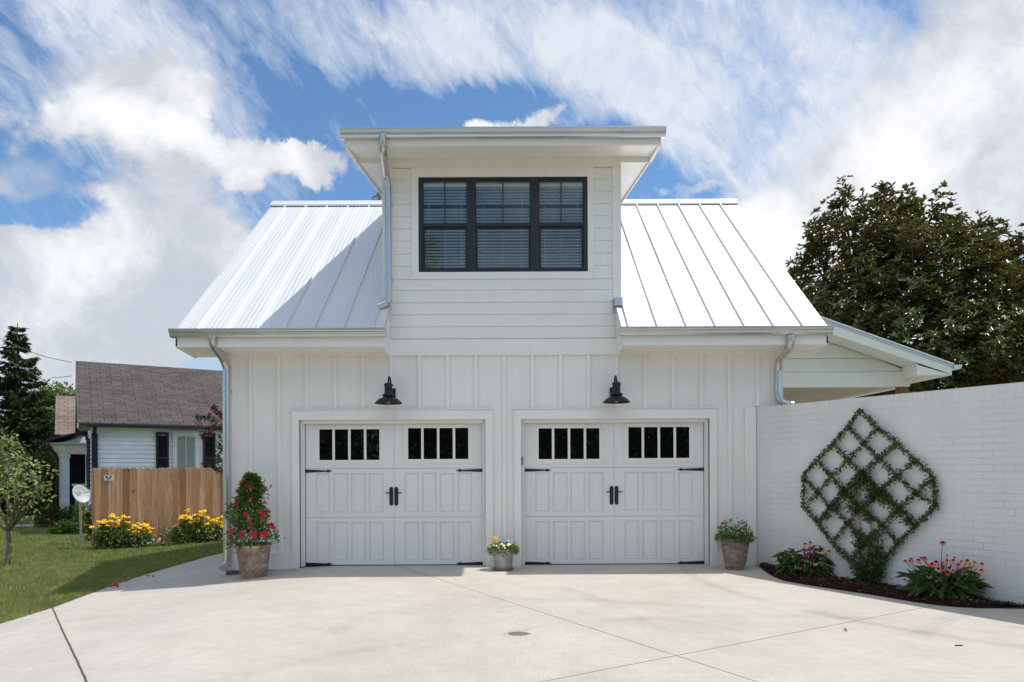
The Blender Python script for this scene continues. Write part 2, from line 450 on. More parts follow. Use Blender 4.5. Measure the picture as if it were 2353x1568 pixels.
def m_shingle(name, c1, c2, pitch_cos):
    t = NT(name); v = t.coord('Object'); sp = t.n('SeparateXYZ'); t.set(sp.inputs[0], v)
    c = t.n('CombineXYZ'); t.set(c.inputs[0], sp.outputs[0]); t.set(c.inputs[1], t.math('DIVIDE', sp.outputs[1], pitch_cos))
    br = t.n('TexBrick'); t.set(br.inputs['Vector'], c.outputs[0]); br.offset = .37; br.offset_frequency = 3; br.inputs['Scale'].default_value = 1
    br.inputs['Brick Width'].default_value = .31; br.inputs['Row Height'].default_value = .135; br.inputs['Mortar Size'].default_value = .009; br.inputs['Mortar Smooth'].default_value = .2
    br.inputs['Color1'].default_value = (*c1,1); br.inputs['Color2'].default_value = (*c2,1); br.inputs['Mortar'].default_value = (c1[0]*.30,c1[1]*.28,c1[2]*.28,1)
    n1 = t.noise(v, 1.2, 5); n2 = t.noise(v, 60, 3)
    f = t.math('MULTIPLY', t.rng(n1,.3,.7,.85,1.1), t.rng(n2,.3,.7,.85,1.12))
    cc = t.vmath('SCALE', br.outputs['Color']); t.set(cc.node.inputs['Scale'], f)
    st = t.rng(t.noise(t.mapping(v, sc=(1,.35,1)), 1.7, 4), .66, .74, 0, .6)
    cc = t.mix(st, cc, (.03,.022,.02))
    return t.done(t.bsdf(cc, .9, 0, .15, t.bump(t.math('SUBTRACT', n2, br.outputs['Fac']), .5, .006)))
M['shingle'] = m_shingle('brown_shingles', (.085,.070,.066), (.128,.106,.099), .878)
M['shingle2'] = m_shingle('tan_shingles', (.20,.15,.125), (.26,.20,.17), .878)
M['siding'] = m_simple('old_white_siding', (.86,.87,.88), .5, 0, .3, .06, 2.5, .1)
M['cream'] = m_simple('cream_soffit', (.50,.46,.38), .6, 0, .3, .06)
M['blackgut'] = m_simple('black_gutter', (.008,.008,.010), .4, 0, .5, .2)
M['shutter'] = m_simple('black_shutter', (.014,.014,.020), .5, 0, .4, .15)
M['shade'] = m_simple('grey_blind', (.33,.35,.31), .6, 0, .3, .05)
def m_fence():
    t = NT('cedar_fence_boards'); v = t.coord('Object'); sp = t.n('SeparateXYZ'); t.set(sp.inputs[0], v)
    idx = t.math('FLOOR', t.math('DIVIDE', sp.outputs[0], PITCH))
    wn = t.n('TexWhiteNoise', noise_dimensions='1D'); t.set(wn.inputs['W'], idx)
    col = t.ramp(wn.outputs['Value'], [(0,(.36,.18,.10)),(.35,(.54,.295,.16)),(.7,(.66,.39,.225)),(1,(.74,.47,.28))])
    off = t.n('CombineXYZ'); t.set(off.inputs[0], t.math('MULTIPLY', wn.outputs['Value'], 20)); t.set(off.inputs[2], t.math('MULTIPLY', wn.outputs['Value'], 37))
    vv = t.vmath('ADD', v, off.outputs[0])
    gr = t.noise(t.mapping(vv, sc=(26,5,1.0)), 1.6, 5, .6, 1.6)
    c = t.mix(t.rng(gr,.45,.62,0,.55), col, (.27,.14,.075))
    n2 = t.noise(t.mapping(vv, sc=(3,1,.6)), 2, 4); f = t.rng(n2,.3,.7,.8,1.15)
    cc = t.vmath('SCALE', c); t.set(cc.node.inputs['Scale'], f)
    vo = t.n('TexVoronoi'); t.set(vo.inputs['Vector'], t.mapping(v, sc=(1,1,.75))); vo.inputs['Scale'].default_value = 2.9
    k = t.math('MULTIPLY', t.rng(vo.outputs['Distance'], .05, .085, 1, 0), .9)
    cc = t.mix(k, cc, (.09,.035,.018))
    ring = t.math('MULTIPLY', t.rng(t.math('SINE', t.math('MULTIPLY', vo.outputs['Distance'], 90)),0,1,0,1), t.rng(vo.outputs['Distance'], .1, .2, .4, 0))
    cc = t.mix(ring, cc, (.17,.08,.04))
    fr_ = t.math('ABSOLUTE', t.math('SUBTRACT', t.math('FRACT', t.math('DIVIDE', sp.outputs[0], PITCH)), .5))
    cc = t.mix(t.rng(fr_, .465, .487, 0, .75), cc, (.10,.05,.03))  # shade of the gaps between pickets, painted as darker board edges
    return t.done(t.bsdf(cc, .75, 0, .2, t.bump(gr, .3, .004)))
PITCH = .152
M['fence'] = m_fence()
M['wood'] = m_simple('brown_post_wood', (.26,.115,.05), .65, 0, .3, .25, 5, .3)
M['bamboo'] = m_simple('bamboo_stake', (.42,.30,.15), .6, 0, .3, .2, 12)
M['bark'] = m_simple('tree_bark', (.10,.075,.055), .9, 0, .15, .35, 14, .8, 40, .02)
M['barklight'] = m_simple('pale_bark', (.20,.155,.115), .9, 0, .15, .35, 14, .6, 50, .01)
M['stem'] = m_simple('green_stem', (.07,.11,.03), .6, 0, .3)
M['soil'] = m_simple('potting_soil', (.03,.02,.014), .95, 0, .1, .4, 30, .8)
def m_pot(name, c1, c2, c3, sc, rot):
    t = NT(name); v = t.coord('Object')
    n = t.noise(t.mapping(v, rot=rot, sc=sc), 5, 6, .65, .5); n2 = t.noise(v, 30, 5, .7)
    c = t.ramp(n, [(.3,c1),(.5,c2),(.72,c3)])
    c = t.mix(t.rng(n2,.45,.7,0,.55), c, c1)
    return t.done(t.bsdf(c, .8, 0, .2, t.bump(t.math('ADD', n, n2), .7, .01)))
M['pot'] = m_pot('weathered_stone_pot', (.17,.105,.07), (.33,.225,.165), (.60,.52,.46), (1,1,1), (.5,0,0))
M['bark_pot'] = m_pot('woven_bark_pot', (.10,.06,.04), (.30,.235,.175), (.46,.40,.33), (1,1,5), (0,0,0))
M['zinc'] = m_simple('zinc_bucket', (.42,.43,.42), .5, .55, .5, .25, 5, .3, 20, .004)
M['dish'] = m_simple('satellite_dish_grey', (.46,.46,.45), .5, 0, .4, .05)
M['yellow'] = m_simple('yellow_petals', (.85,.50,.008), .6, 0, .2, .12, 40)
M['orange'] = m_simple('orange_petals', (.82,.30,.012), .6, 0, .2, .15, 40)
M['whitep'] = m_simple('white_petals', (.85,.84,.74), .6, 0, .2, .08, 40)
M['redp'] = m_simple('red_petals', (.50,.006,.02), .55, 0, .3, .2, 40)
M['pinkp'] = m_simple('pink_petals', (.55,.07,.20), .6, 0, .2, .2, 40)
M['magenta'] = m_simple('magenta_petals', (.38,.02,.19), .6, 0, .2, .25, 40)
M['peach'] = m_simple('peach_petals', (.72,.24,.15), .6, 0, .2, .2, 40)
M['coral'] = m_simple('coral_petals', (.85,.12,.05), .6, 0, .2, .2, 40)
M['creamp'] = m_simple('cream_petals', (.68,.52,.28), .6, 0, .2, .2, 40)
M['cone'] = m_simple('flower_cone', (.09,.022,.012), .7, 0, .2, .3, 80, .8, 200)
M['conedark'] = m_simple('dark_flower_cone', (.022,.010,.006), .8, 0, .2, .3, 80)
M['l_magnolia'] = m_leaf('magnolia_leaves', (.038,.065,.018), (.085,.12,.03), (.25,.25,.07), back=(.15,.10,.04), rough=.30, trans=.12, spec=.6)
M['l_spruce'] = m_leaf('spruce_needles', (.022,.038,.016), (.045,.065,.024), (.09,.10,.038), rough=.6, trans=.05)
M['l_tree'] = m_leaf('broad_leaves', (.06,.11,.022), (.13,.20,.045), (.26,.33,.10), rough=.45, trans=.28)
M['l_dog'] = m_leaf('dogwood_leaves', (.13,.18,.045), (.26,.31,.085), (.50,.50,.22), back=(.38,.42,.20), rough=.45, trans=.3)
M['l_vine'] = m_leaf('vine_leaves', (.028,.06,.013), (.065,.115,.024), (.15,.21,.045), rough=.35, trans=.12)
M['l_dark'] = m_leaf('dark_shrub_leaves', (.02,.045,.012), (.045,.085,.02), (.10,.14,.035), rough=.55, trans=.22, spec=.2)
M['l_green'] = m_leaf('green_shrub_leaves', (.03,.08,.015), (.06,.14,.025), (.11,.20,.04), rough=.45, trans=.25)
M['l_pot'] = m_leaf('glossy_potted_leaves', (.045,.12,.02), (.10,.20,.035), (.22,.32,.06), rough=.42, trans=.28, spec=.25)
M['l_cone'] = m_leaf('coneflower_leaves', (.03,.065,.015), (.055,.11,.024), (.095,.155,.035), rough=.5, trans=.2)
M['l_hosta'] = m_leaf('variegated_leaves', (.05,.11,.03), (.16,.22,.08), (.5,.5,.3), rough=.5, trans=.25)
# ------------------------------------------------------------------ ground, driveway
def lerp_tab(pts, y):
    ys = [p[1] for p in pts]; xs = [p[0] for p in pts]
    return float(np.interp(y, ys, xs))
left = [G(*p) for p in ((0,1434),(60,1416),(120,1397),(180,1375),(240,1352),(300,1332),(350,1316),(430,1293),(470,1281),(513,1271))]
Ltab = sorted([(p.x,p.y) for p in left], key=lambda q: q[1])
Ltab = [(Ltab[0][0]-.9*12/4, Ltab[0][1]-12)] + Ltab + [(Ltab[-1][0]+.1, 14)]
W0 = Vector((3.56, 0.0, 0)); WD = Vector((.4985, -.8669, 0)); WN = Vector((-.8669, -.4985, 0))
bed = [G(*p) for p in ((1762,1316),(1778,1326),(1800,1335),(1850,1344),(1900,1352),(2000,1367),(2100,1384),(2150,1391),(2200,1396),(2270,1399),(2353,1399))]
Btab = sorted([(p.x,p.y) for p in bed], key=lambda q: q[1])
yb = Btab[0][1]
def xr(y):
    if y > -.05: return 3.5
    if y >= yb:
        return lerp_tab(Btab+[(3.56,-.12)], y)
    xw = 3.56 + .575*(-y) - .02
    return xw if y < yb-.3 else Btab[0][0]*(1-(yb-y)/.3) + xw*(yb-y)/.3
mb = MB(); rows = []
for y in np.concatenate([np.arange(-14, -4, .5), np.arange(-4, .8, .08), np.arange(.8, 13.01, .4)]):
    a, b = lerp_tab(Ltab, y), xr(y)
    xs = np.concatenate([np.linspace(a, min(-2.4, b), 24), np.linspace(-2.4, b, 9)[1:]])
    rows.append([(x, y, g(x)) for x in xs])
mb.grid(rows)
dw = build('driveway', mb, M['concrete'], smooth=True, solid=0); props(dw, 'pale broom-finished concrete driveway with saw joints and tyre marks in front of garage', None, None, 'structure')
mb = MB(); rows = []
ylist = [-60,-30,-16] + list(np.arange(-14, 14.1, 1.0)) + [16,20,26,34,50,80,140,300]
xlist = [-300,-120,-60,-40,-28,-20] + list(np.arange(-16,-2.5,.25)) + [-2.5,0,3,6,10,20,60,300]
rows = [[(x, y, g(x)-.022 - (.05 if (-5.0 < x < 12) else 0)) for x in xlist] for y in ylist]
mb.grid(rows)
lw = build('lawn', mb, M['lawn'], smooth=True); props(lw, 'green mown lawn sloping away left of the driveway', None, None, 'structure')
# mulch bed
mb = MB(); rows = []
rng = np.random.default_rng(5)
ys = np.linspace(yb+.02, -.14, 60)
for y in ys:
    a = lerp_tab(Btab+[(3.56,-.12)], y); b = 3.56+.575*(-y)
    rows.append([(a + (b-a)*t, y, .004 + .035*math.sin(PI*min(1,t*1.3+.05))*1 + .01*rng.random()*(t>.02)) for t in np.linspace(0,1,12)])
mb.grid(rows)
o = build('flower_bed', mb, M['mulch'], smooth=True); props(o, 'dark mulch flower bed along the white brick wall', None, None, 'structure')
n = 5200; P = []
while len(P) < n:
    y = rng.uniform(yb, -.2); a = lerp_tab(Btab+[(3.56,-.12)], y); b = 3.56+.575*(-y)
    x = rng.uniform(a+.01, b) if b > a+.02 else None
    if x is None: continue
    t = (x-a)/(b-a); P.append((x, y, .012+.035*math.sin(PI*min(1,t*1.3+.05))+rng.random()*.012))
P = np.array(P); D = rng.normal(size=(n,3)); D[:,2] *= .35; N = rng.normal(size=(n,3))*.5+[0,0,1]
o = leaves('bark_chips', P, D, N, rng.uniform(.02,.06,n), rng.uniform(.006,.016,n), M['chip'], fold=.1, droop=0)
props(o, 'reddish brown bark chips covering the bed at the foot of the brick wall', 'bark mulch', None, 'stuff')
# far path
mb = MB(); a = Vector((-26,12.2,0)); 
mb.add([(-30,12.0,g(-30)+.0),(-30,13.0,g(-30)),(-13.2,13.9,g(-13.2)),(-13.2,13.0,g(-13.2))], [(0,1,2,3)])
o = build('path', mb, m_simple('path_concrete', (.42,.40,.36), .85), fixn=True); props(o, 'narrow pale concrete path across the lawn beside the old house', None, None, 'structure')

m = MB(); m.box(3.97, 11.5, 1.0, 8.5, -.2, .03)  # out of sight, added to keep green lawn bounce off the porch ceiling
o = build('bounce_slab', m, m_simple('bounce_slab_grey', (.40,.37,.33), .85)); props(o, 'unseen grey slab under the porch added to cut green bounce on its ceiling', None, None, 'structure')
# grass blades
rng = np.random.default_rng(11)
n = 400000
Dd = np.exp(rng.uniform(np.log(6.2), np.log(27), n)); yy = Dd-10
uu = np.where(rng.random(n) < .72, rng.uniform(-60, 560, n), rng.uniform(-1000, -60, n)); xx = (uu-1176.5)/FPX*Dd
lx = np.interp(yy, [q[1] for q in Ltab], [q[0] for q in Ltab])
edge = rng.normal(0, .012, n)
keep = (xx < lx+.01+edge) & ~((yy > 12.0+(xx+30)*.06) & (yy < 13.0+(xx+30)*.06) & (xx < -13.2))
# house footprint
hx, hy, ha = -12.6, 10.5, R_(33)
lxh = (xx-hx)*math.cos(ha)+(yy-hy)*math.sin(ha); lyh = -(xx-hx)*math.sin(ha)+(yy-hy)*math.cos(ha)
keep &= ~((lxh > -.2) & (lyh > -.1))
xx, yy, Dd = xx[keep], yy[keep], Dd[keep]; n = len(xx)
zz = np.interp(xx, GX, GZ)-.022
L = rng.uniform(.035,.085,n)*(1+.25*np.sin(xx*1.3)*np.sin(yy*1.7)); W = .0032*(Dd/8)**.9*rng.uniform(.7,1.4,n)
tilt = rng.normal(size=(n,2))*.45
dirv = nrm(np.stack([tilt[:,0],tilt[:,1],np.ones(n)],1))
side = nrm(np.cross(dirv, rng.normal(size=(n,3))))
P = np.stack([xx,yy,zz],1)
V = np.stack([P-side*W[:,None], P+side*W[:,None], P+dirv*L[:,None]+side*W[:,None]*.1], 1).reshape(-1,3)
o = npmesh('grass', V, np.arange(3*n).reshape(-1,3), M['blade'])
props(o, 'short green and straw coloured grass blades of the lawn', 'grass', None, 'stuff')

# ------------------------------------------------------------------ garage
XL, XR = -4.21, 3.95
RP = .8333                                     # main roof pitch
def zr(y): return 3.835 + RP*y                 # top of main roof, front slope
YE, YR = -.58, 3.33; ZRIDGE = zr(YR)
RL, RRt = -4.64, 4.375                         # roof edges
gar = thing('garage', 'white board-and-batten two-car garage with metal roof and wide dormer', 'garage', (-.13, 0, 0))
DOORS = [(-3.11, -.385), (.135, 2.89)]; DT = 2.147
# front wall
mb = MB()
mb.holed(XL, XR, -.03, 3.45, 0, .16, [(a, b, -.03, DT) for a, b in DOORS])
mb.box(XL, XL+.16, .16, 6.66, -.12, 3.7); mb.box(XR-.16, XR, .16, 6.66, -.12, 3.7); mb.box(XL+.16, XR-.16, 6.5, 6.66, -.12, 3.7)
for x0, x1 in ((XL, XL+.16), (XR-.16, XR)):
    mb.prism([(.2,3.7),(6.46,3.7),(3.33,ZRIDGE-.22)], x0+.01, x1-.01, 'x')
build('wall', mb, M['paint'], gar)
mb = MB(); mb.box(XL+.02, -3.14, -.012, .14, -.2, -.035)
mb.box(XL+.02, XL+.14, .14, 6.6, -.35, -.121)
build('foundation', mb, M['brick'], gar)
mb = MB()
PU = .4117
for k in range(-9, 10):
    x = -.11 + PU*k
    zb = .218
    for a, b in DOORS:
        if a-.13 < x < b+.13: zb = DT+.145
    if x+.025 > XR-.13: continue
    if x > 3.5: zb = 2.33
    mb.box(x-.026, x+.026, -.029, .004, zb, 3.084)
build('batten', mb, M['trim'], gar, bevel=.003)
# trims
mb = MB()
build('corner_board', MB().box(XL-.012, XL+.13, -.033, .006, .218, 3.084), M['trim'], gar, bevel=.003)
build('corner_board', MB().box(XR-.13, XR+.012, -.033, .006, 2.30, 3.084), M['trim'], gar, bevel=.003)
mb.box(XL-.012, -1.93, -.036, .006, 3.084, 3.30)           # frieze
mb.box(-1.93, 1.66, -.036, .006, 3.084, 3.318)
mb.box(1.66, XR+.012, -.036, .006, 3.084, 3.30)
build('frieze_board', mb, M['trim'], gar, bevel=.003)
for q in ((XL-.012, -3.215, -.024), (-.29, .035, -.010), (2.995, 3.399, -.010)):
    build('skirt_board', MB().box(q[0], q[1], -.042, .006, q[2], .216), M['trim'], gar, bevel=.003)
build('end_board', MB().box(3.40, 3.56, -.05, .006, .0, 2.30), M['trim'], gar, bevel=.003)
for q in ((XL-.015, -3.212, -.040), (-.287, .032, -.022), (2.998, 3.39, -.022)):
    build('drip_flashing', MB().box(q[0], q[1], -.05, 0, q[2], q[2]+.011), M['trim'], gar)
for a, b in DOORS:
    mb = MB(); w = .103
    mb.box(a-w, a, -.042, .10, -.02, DT); mb.box(b, b+w, -.042, .10, -.02, DT); mb.box(a-w, b+w, -.042, .10, DT+.0005, DT+.145)
    mb.box(a-w-.015, b+w+.015, -.062, .0, DT+.1455, DT+.16)
    mb.box(a, a+.035, .03, .10, 0, DT-.001); mb.box(b-.035, b, .03, .10, 0, DT-.001); mb.box(a+.036, b-.036, .03, .10, DT-.05, DT-.001)
    mb.box(a+.036, a+.05, .06, .10, 0, DT-.051); mb.box(b-.05, b-.036, .06, .10, 0, DT-.051)
    build('door_trim', mb, M['trim'], gar, bevel=.003)

def garage_door(x0, x1):
    X0, X1 = x0+.05, x1-.05; Wd = X1-X0; y = .115
    fx = lambda zx: X0 + (zx-155)/1282*Wd
    fz = lambda zy: (1440-zy)*.002118
    root_mb = MB()
    pans = [(230,330),(358,460),(485,588),(614,718),(870,973),(1000,1102),(1128,1228),(1257,1357)]
    gap = .0016
    secs = [(0.012, fz(1103)-gap), (fz(1103)+gap, fz(762)-gap), (fz(762)+gap, DT-.02)]
    mid = (X0+X1)/2
    for si, (z0, z1) in enumerate(secs):
        root_mb.box(X0, X1, y+.017, y+.05, z0, z1)
        holes = []
        if si < 2:
            zz0, zz1 = (fz(1408), fz(1136)) if si == 0 else (fz(1068), fz(795))
            holes = [(fx(a), fx(b), zz0, zz1) for a, b in pans]
            for a, b in pans:                                   # raised centre with beads
                root_mb.box(fx(a)+.018, fx(b)-.018, y+.008, y+.018, zz0+.018, zz1-.018)
        else:
            holes = [(fx(246), fx(702), fz(712), fz(476)), (fx(888), fx(1345), fz(708), fz(470))]
        holes.append((mid-.001, mid+.001, z0, z1))
        root_mb.holed(X0, X1, z0, z1, y, y+.017, holes)
    dr = build('garage_door', root_mb, M['door'], gar, bevel=.0035)
    for a, b, zb, zt in ((246,702,712,476),(888,1345,708,470)):
        m = MB(); wa, wb, wz0, wz1 = fx(a), fx(b), fz(zb), fz(zt)
        for k, (off, yy) in enumerate(((-.052, y-.006), (-.03, y-.016))):
            o1 = off
            i1 = off+.024
            m.box(wa+o1, wa+i1, yy, y-.0005, wz0+i1, wz1-i1); m.box(wb-i1, wb-o1, yy, y-.0005, wz0+i1, wz1-i1)
            m.box(wa+o1, wb-o1, yy, y-.0005, wz0+o1, wz0+i1); m.box(wa+o1, wb-o1, yy, y-.0005, wz1-i1, wz1-o1)
        m.box(wa-.006, wa+.022, y-.009, y+.008, wz0+.022, wz1-.022); m.box(wb-.022, wb+.006, y-.009, y+.008, wz0+.022, wz1-.022)
        m.box(wa-.006, wb+.006, y-.009, y+.008, wz0-.006, wz0+.022); m.box(wa-.006, wb+.006, y-.009, y+.008, wz1-.022, wz1+.006)
        for k in (1,2,3):
            cx = wa+.0 + (wb-wa)*k/4
            m.box(cx-.018, cx+.018, y-.0085, y+.0075, wz0+.0225, wz1-.0225)
        build('window_frame', m, M['trim'], dr, bevel=.003)
        m = MB(); m.box(wa+.002, wb-.002, y+.004, y+.0068, wz0+.002, wz1-.002)
        build('window_pane', m, M['darkglass'], dr)
    for zc, lab in ((fz(778),1),(fz(1430)+.004,0)):
        for s in (1,-1):
            m = MB(); xa = X0+.0 if s == 1 else X1-.0
            q = lambda d: xa + s*d
            prof = [(0,.024),(.30,.011),(.318,.012),(.333,.024),(.352,.016),(.365,.010),(.40,.0)]
            poly = [(q(d), zc+h) for d, h in prof] + [(q(d), zc-h) for d, h in reversed(prof[:-1])]
            m.prism(poly, y-.008, y-.0004, 'y')
            for d in (.05,.2): m.lathe([(.0,0),(.006,0),(.004,.003),(0,.003)], n=8); m.v[-32:] = [(q(d)+px, y-.008-pz, zc+py) for px,py,pz in m.v[-32:]]
            build('strap_hinge', m, M['black'], dr, bevel=.001)
    for s in (-1, 1):
        m = MB(); cx = fx(794) + s*.037; zt, zb2 = fz(890), fz(1022)
        prof = []
        for k in range(9):
            a = PI*k/8; prof.append((cx+.027*math.cos(a), zt-.03+.03*math.sin(a)))
        for k in range(9):
            a = PI+PI*k/8; prof.append((cx+.027*math.cos(a), zb2+.03+.03*math.sin(a)))
        m.prism(prof, y-.012, y-.0004, 'y')
        zl = fz(932); m.tube([(cx,y-.012,zl),(cx,y-.045,zl)], .011, 10); m.tube([(cx,y-.045,zl),(cx+s*.05,y-.048,zl),(cx+s*.085,y-.044,zl+.001)], [.011,.009,.007], 8)
        build('door_handle', m, M['black'], dr, bevel=.0015)
    m = MB(); m.box(X0, X1, y+.002, y+.045, .0005, .0115); build('rubber_seal', m, M['black'], dr)
    return dr
for a, b in DOORS: garage_door(a, b)
mb = MB(); mb.box(.14, .165, .0, .022, 1.46+.02, 1.60); build('door_sensor', mb, m_simple('grey_plastic', (.22,.22,.21), .5), gar, bevel=.003)
mb = MB(); mb.box(3.30,3.385,-.06,-.004,.23,.44); build('outlet_cover', mb, M['black'], gar, bevel=.006)

# main roof: standing seam sheet with pencil ribs
def roof_sheet(mbx, x0, x1, ya, yb_, zf, seams, sgn=1):
    xs = [x0]; x = x0
    prof = []
    def h(x):
        z = 0
        return z
    pts = []
    step = .405
    seams = sorted(s for s in seams if x0+.01 < s < x1-.01)
    edges = [x0] + seams + [x1]
    for a, b in zip(edges[:-1], edges[1:]):
        pts.append((a, 0))
        w = b-a
        for k in range(1, 6):
            c = a + w*k/6
            if w < .2: break
            pts += [(c-.022,0),(c-.010,.0032),(c+.010,.0032),(c+.022,0)]
        pts.append((b, 0))
    rows = []
    for y in (ya, yb_):
        rows.append([(px, y, zf(y)+pz) for px, pz in pts])
    mbx.grid(rows)
    L = math.hypot(yb_-ya, zf(yb_)-zf(ya)); ny, nz = -(zf(yb_)-zf(ya))/L, (yb_-ya)/L
    for s in seams + []:
        a = (s, ya, zf(ya)); b = (s, yb_, zf(yb_))
        wv, hh = .012, .034
        vs = []
        for (px,py,pz) in (a, b):
            for dx, dh in ((-wv,.0005),(-wv*.75,hh),(wv*.75,hh),(wv,.0005)):
                vs.append((px+dx, py+ny*dh, pz+nz*dh))
        mbx.add(vs, [(0,1,2,3),(7,6,5,4),(0,4,5,1),(1,5,6,2),(2,6,7,3)])
seamL = [-1.918-.405*k for k in range(7)]; seamR = [1.625+.4015*k for k in range(7)]
def seams_in(x0, x1): return [s for s in seamL+seamR if x0 < s < x1]
mb = MB()
roof_sheet(mb, RL, -1.765, YE-.02, YR, zr, seamL)
roof_sheet(mb, 1.525, RRt, YE-.02, YR, zr, seamR)
zback = lambda y: zr(2*YR - y)
roof_sheet(mb, RL, RRt, 2*YR-YE, YR, zback, seamL + [-.11+.405*k for k in range(-3,4)] + seamR)
# thin edge trim (rake)
mb.box  # noqa
ro = build('roof', mb, M['roof'], gar, fixn=False, solid=.004)
def rakeboard(m, x0, x1, y0, y1, zf, d0, d1):
    m.prism([(y0, zf(y0)-d0), (y1, zf(y1)-d0), (y1, zf(y1)-d1), (y0, zf(y0)-d1)], x0, x1, 'x')
for side in (0, 1):
    mb = MB()
    ra, rb_ = ((RL+.004, RL+.03), (RRt-.03, RRt-.004))[side]
    rakeboard(mb, ra, rb_, YE, YR-.001, zr, .012, .22); rakeboard(mb, ra, rb_, YR, 2*YR-YE, zback, .012, .22)
    x0, x1 = ((RL+.031, -1.80), (1.56, RRt-.031))[side]
    mb.box(x0, x1, YE, YE+.025, 3.125, 3.335)                       # eave fascia
    mb.box(x0-.02, x1+.02, YE+.026, -.031, 3.125, 3.137)                # level soffit
    x0, x1 = ((RL+.031, XL-.013), (XR+.013, RRt-.031))[side]          # box returns
    mb.box(x0, x1, -.03, -.005, 3.075, 3.30)
    mb.prism([(YE,3.12),(-.0,3.06),(-.0,3.7),(YE,3.24)], ra+.001, rb_-.001, 'x')
    x0, x1 = ((-1.80,-1.77),(1.53,1.56))[side]                                # inner end against the dormer
    mb.prism([(YE,3.125),(-.031,3.05),(-.031,3.72),(YE,3.30)], x0, x1, 'x')
    x0, x1 = ((RL+.031, XL-.001), (XR+.001, RRt-.031))[side]
    rakeboard(mb, x0, x1, YE+.1, YR-.001, zr, .16, .175)
    build('eave', mb, M['trim'], gar, bevel=.002)
# ridge cap
mb = MB(); w = .17
for xa, xb in ((RL-.01, RRt+.012),):
    zt = ZRIDGE+.055
    mb.prism([(YR-w, zt-w*RP-.0),(YR,zt),(YR+w,zt-w*RP),(YR+w,zt-w*RP-.03),(YR+w-.004,zt-w*RP-.03),(YR,zt-.006),(YR-w+.004,zt-w*RP-.03),(YR-w,zt-w*RP-.03)], xa, xb, 'x')
build('ridge_cap', mb, M['roof'], gar)
for xa, xb in ((RL+.02, -1.9), (1.6, RRt-.02)):
    mb = MB(); mb.obox((xa, YR-w+.03, zr(YR-w+.03)+.012), (xb, YR-w+.03, zr(YR-w+.03)+.012), .05, .022, up=(0,-.64,.768))
    build('ridge_closure', mb, M['black'], gar)

# dormer
DL, DR = -1.875, 1.605
def zd(y): return 6.125 + .15*y
mb = MB()
wx0, wx1, wz0, wz1 = S(961.9,520,0).x, S(1350.2,520,0).x, S(1156,625.7,0).z, S(1156,407.8,0).z
mb.holed(DL+.03, DR-.03, 3.318, zd(0)-.16, .012, .12, [(wx0, wx1, wz0, wz1)])
for x0, x1 in ((DL,DL+.03),(DR-.03,DR)):
    mb.prism([(.012,zr(.0)-.1),(.012,zd(0)-.16),(3.3,zd(3.3)-.16),(3.3,zr(3.3)-.1)], x0, x1, 'x')
build('dormer_wall', mb, M['paint'], gar)
# lap siding
mb = MB()
vlines = [778, 750.5, 722.6, 695, 666.5, 641.5, 611, 583, 553.5, 525.5, 497.5, 469.5, 441, 413, 387]
zs = [S(1156, v, 0).z for v in vlines]
cs0, cs1 = S(946,500,0).x, S(1364.8,500,0).x; cz0, cz1 = S(1156,641.6,0).z, S(1156,385.8,0).z
def lap(m, x0, x1, z0, z1):
    m.prism([(.0115, z0),( -.012, z0),(-.002, z1),(.0115, z1)], x0, x1, 'x')
cb0, cb1 = S(904,500,0).x, S(1407,500,0).x
for a, b in zip(zs[:-1], zs[1:]):
    if b <= zr(0)-.02: L0, R0 = -1.925, 1.655
    elif a < zr(0)+.05: L0, R0 = DL+.01, cb1
    else: L0, R0 = cb0, cb1
    if b <= cz0+.02: lap(mb, L0, R0, a, b-.0015)
    else: lap(mb, L0, cs0, a, b-.0015); lap(mb, cs1, R0, a, b-.0015)
build('lap_siding', mb, M['paint'], gar, bevel=.0015)
mb = MB()
ctop = cz1
mb.box(DL-.006, cb0, -.024, .02, zr(0)+.06, ctop); mb.box(cb1, DR+.006, -.024, .02, zr(0)-.02+.08, ctop)
mb.box(DL-.006, DR+.006, -.028, .02, ctop+.001, zd(0)-.155)
# window casing
mb.box(cs0, wx0, -.02, .02, wz0, wz1); mb.box(wx1, cs1, -.02, .02, wz0, wz1)
mb.box(cs0, cs1, -.0205, .02, wz1, ctop); mb.box(cs0, cs1, -.0205, .02, cz0, wz0)
mb.box(DL-.008, DL+.1, -.008, .012, 3.32, zr(0)+.06)
build('dormer_trim', mb, M['trim'], gar, bevel=.0025)
mb = MB(); mb.box(S(1412,700,-.1).x, S(1431,700,-.1).x, -.11, .02, zr(0)-.05, zr(0)+.07)
build('kickout_flashing', mb, M['galv'], gar, bevel=.003)
# dormer roof
mb = MB()
roof_sheet(mb, -2.27, 2.06, -.66, YR+.0, zd, [-2.27+.405*k for k in range(1,11)])
build('dormer_roof', mb, M['roof'], gar, fixn=False, solid=.004)
mb = MB(); YF = -.65
mb.box(-2.262, 2.052, YF, YF+.025, 5.855, 6.02)                               # fascia
# front soffit following the rafters, side soffits
mb.prism([(YF+.026,5.853),(-.03,5.968),(-.03,5.984),(YF+.026,5.869)], -2.232, 2.022, 'x')
for x0, x1, xi0, xi1 in ((-2.262,-2.232,-2.231,DL-.007),(2.022,2.052,DR+.007,2.021)):
    rb = MB()
    mb.prism([(YF+.0255,5.845),(-.0,5.90),(-.0,6.1),(YF+.0255,6.01)], x0-.018 if x0<0 else x0, x1 if x0<0 else x1+.018, 'x')
    rakeboard(mb, x0+.01 if x0<0 else x0-.0, x1 if x0<0 else x1-.01, .001, YR, zd, .01, .235)
    mb.box(xi0, xi1, -.029, .0, 5.895, 6.02)
    rakeboard(mb, xi0, xi1, .001, YR, zd, .19, .2)
build('dormer_eave', mb, M['trim'], gar, bevel=.002)
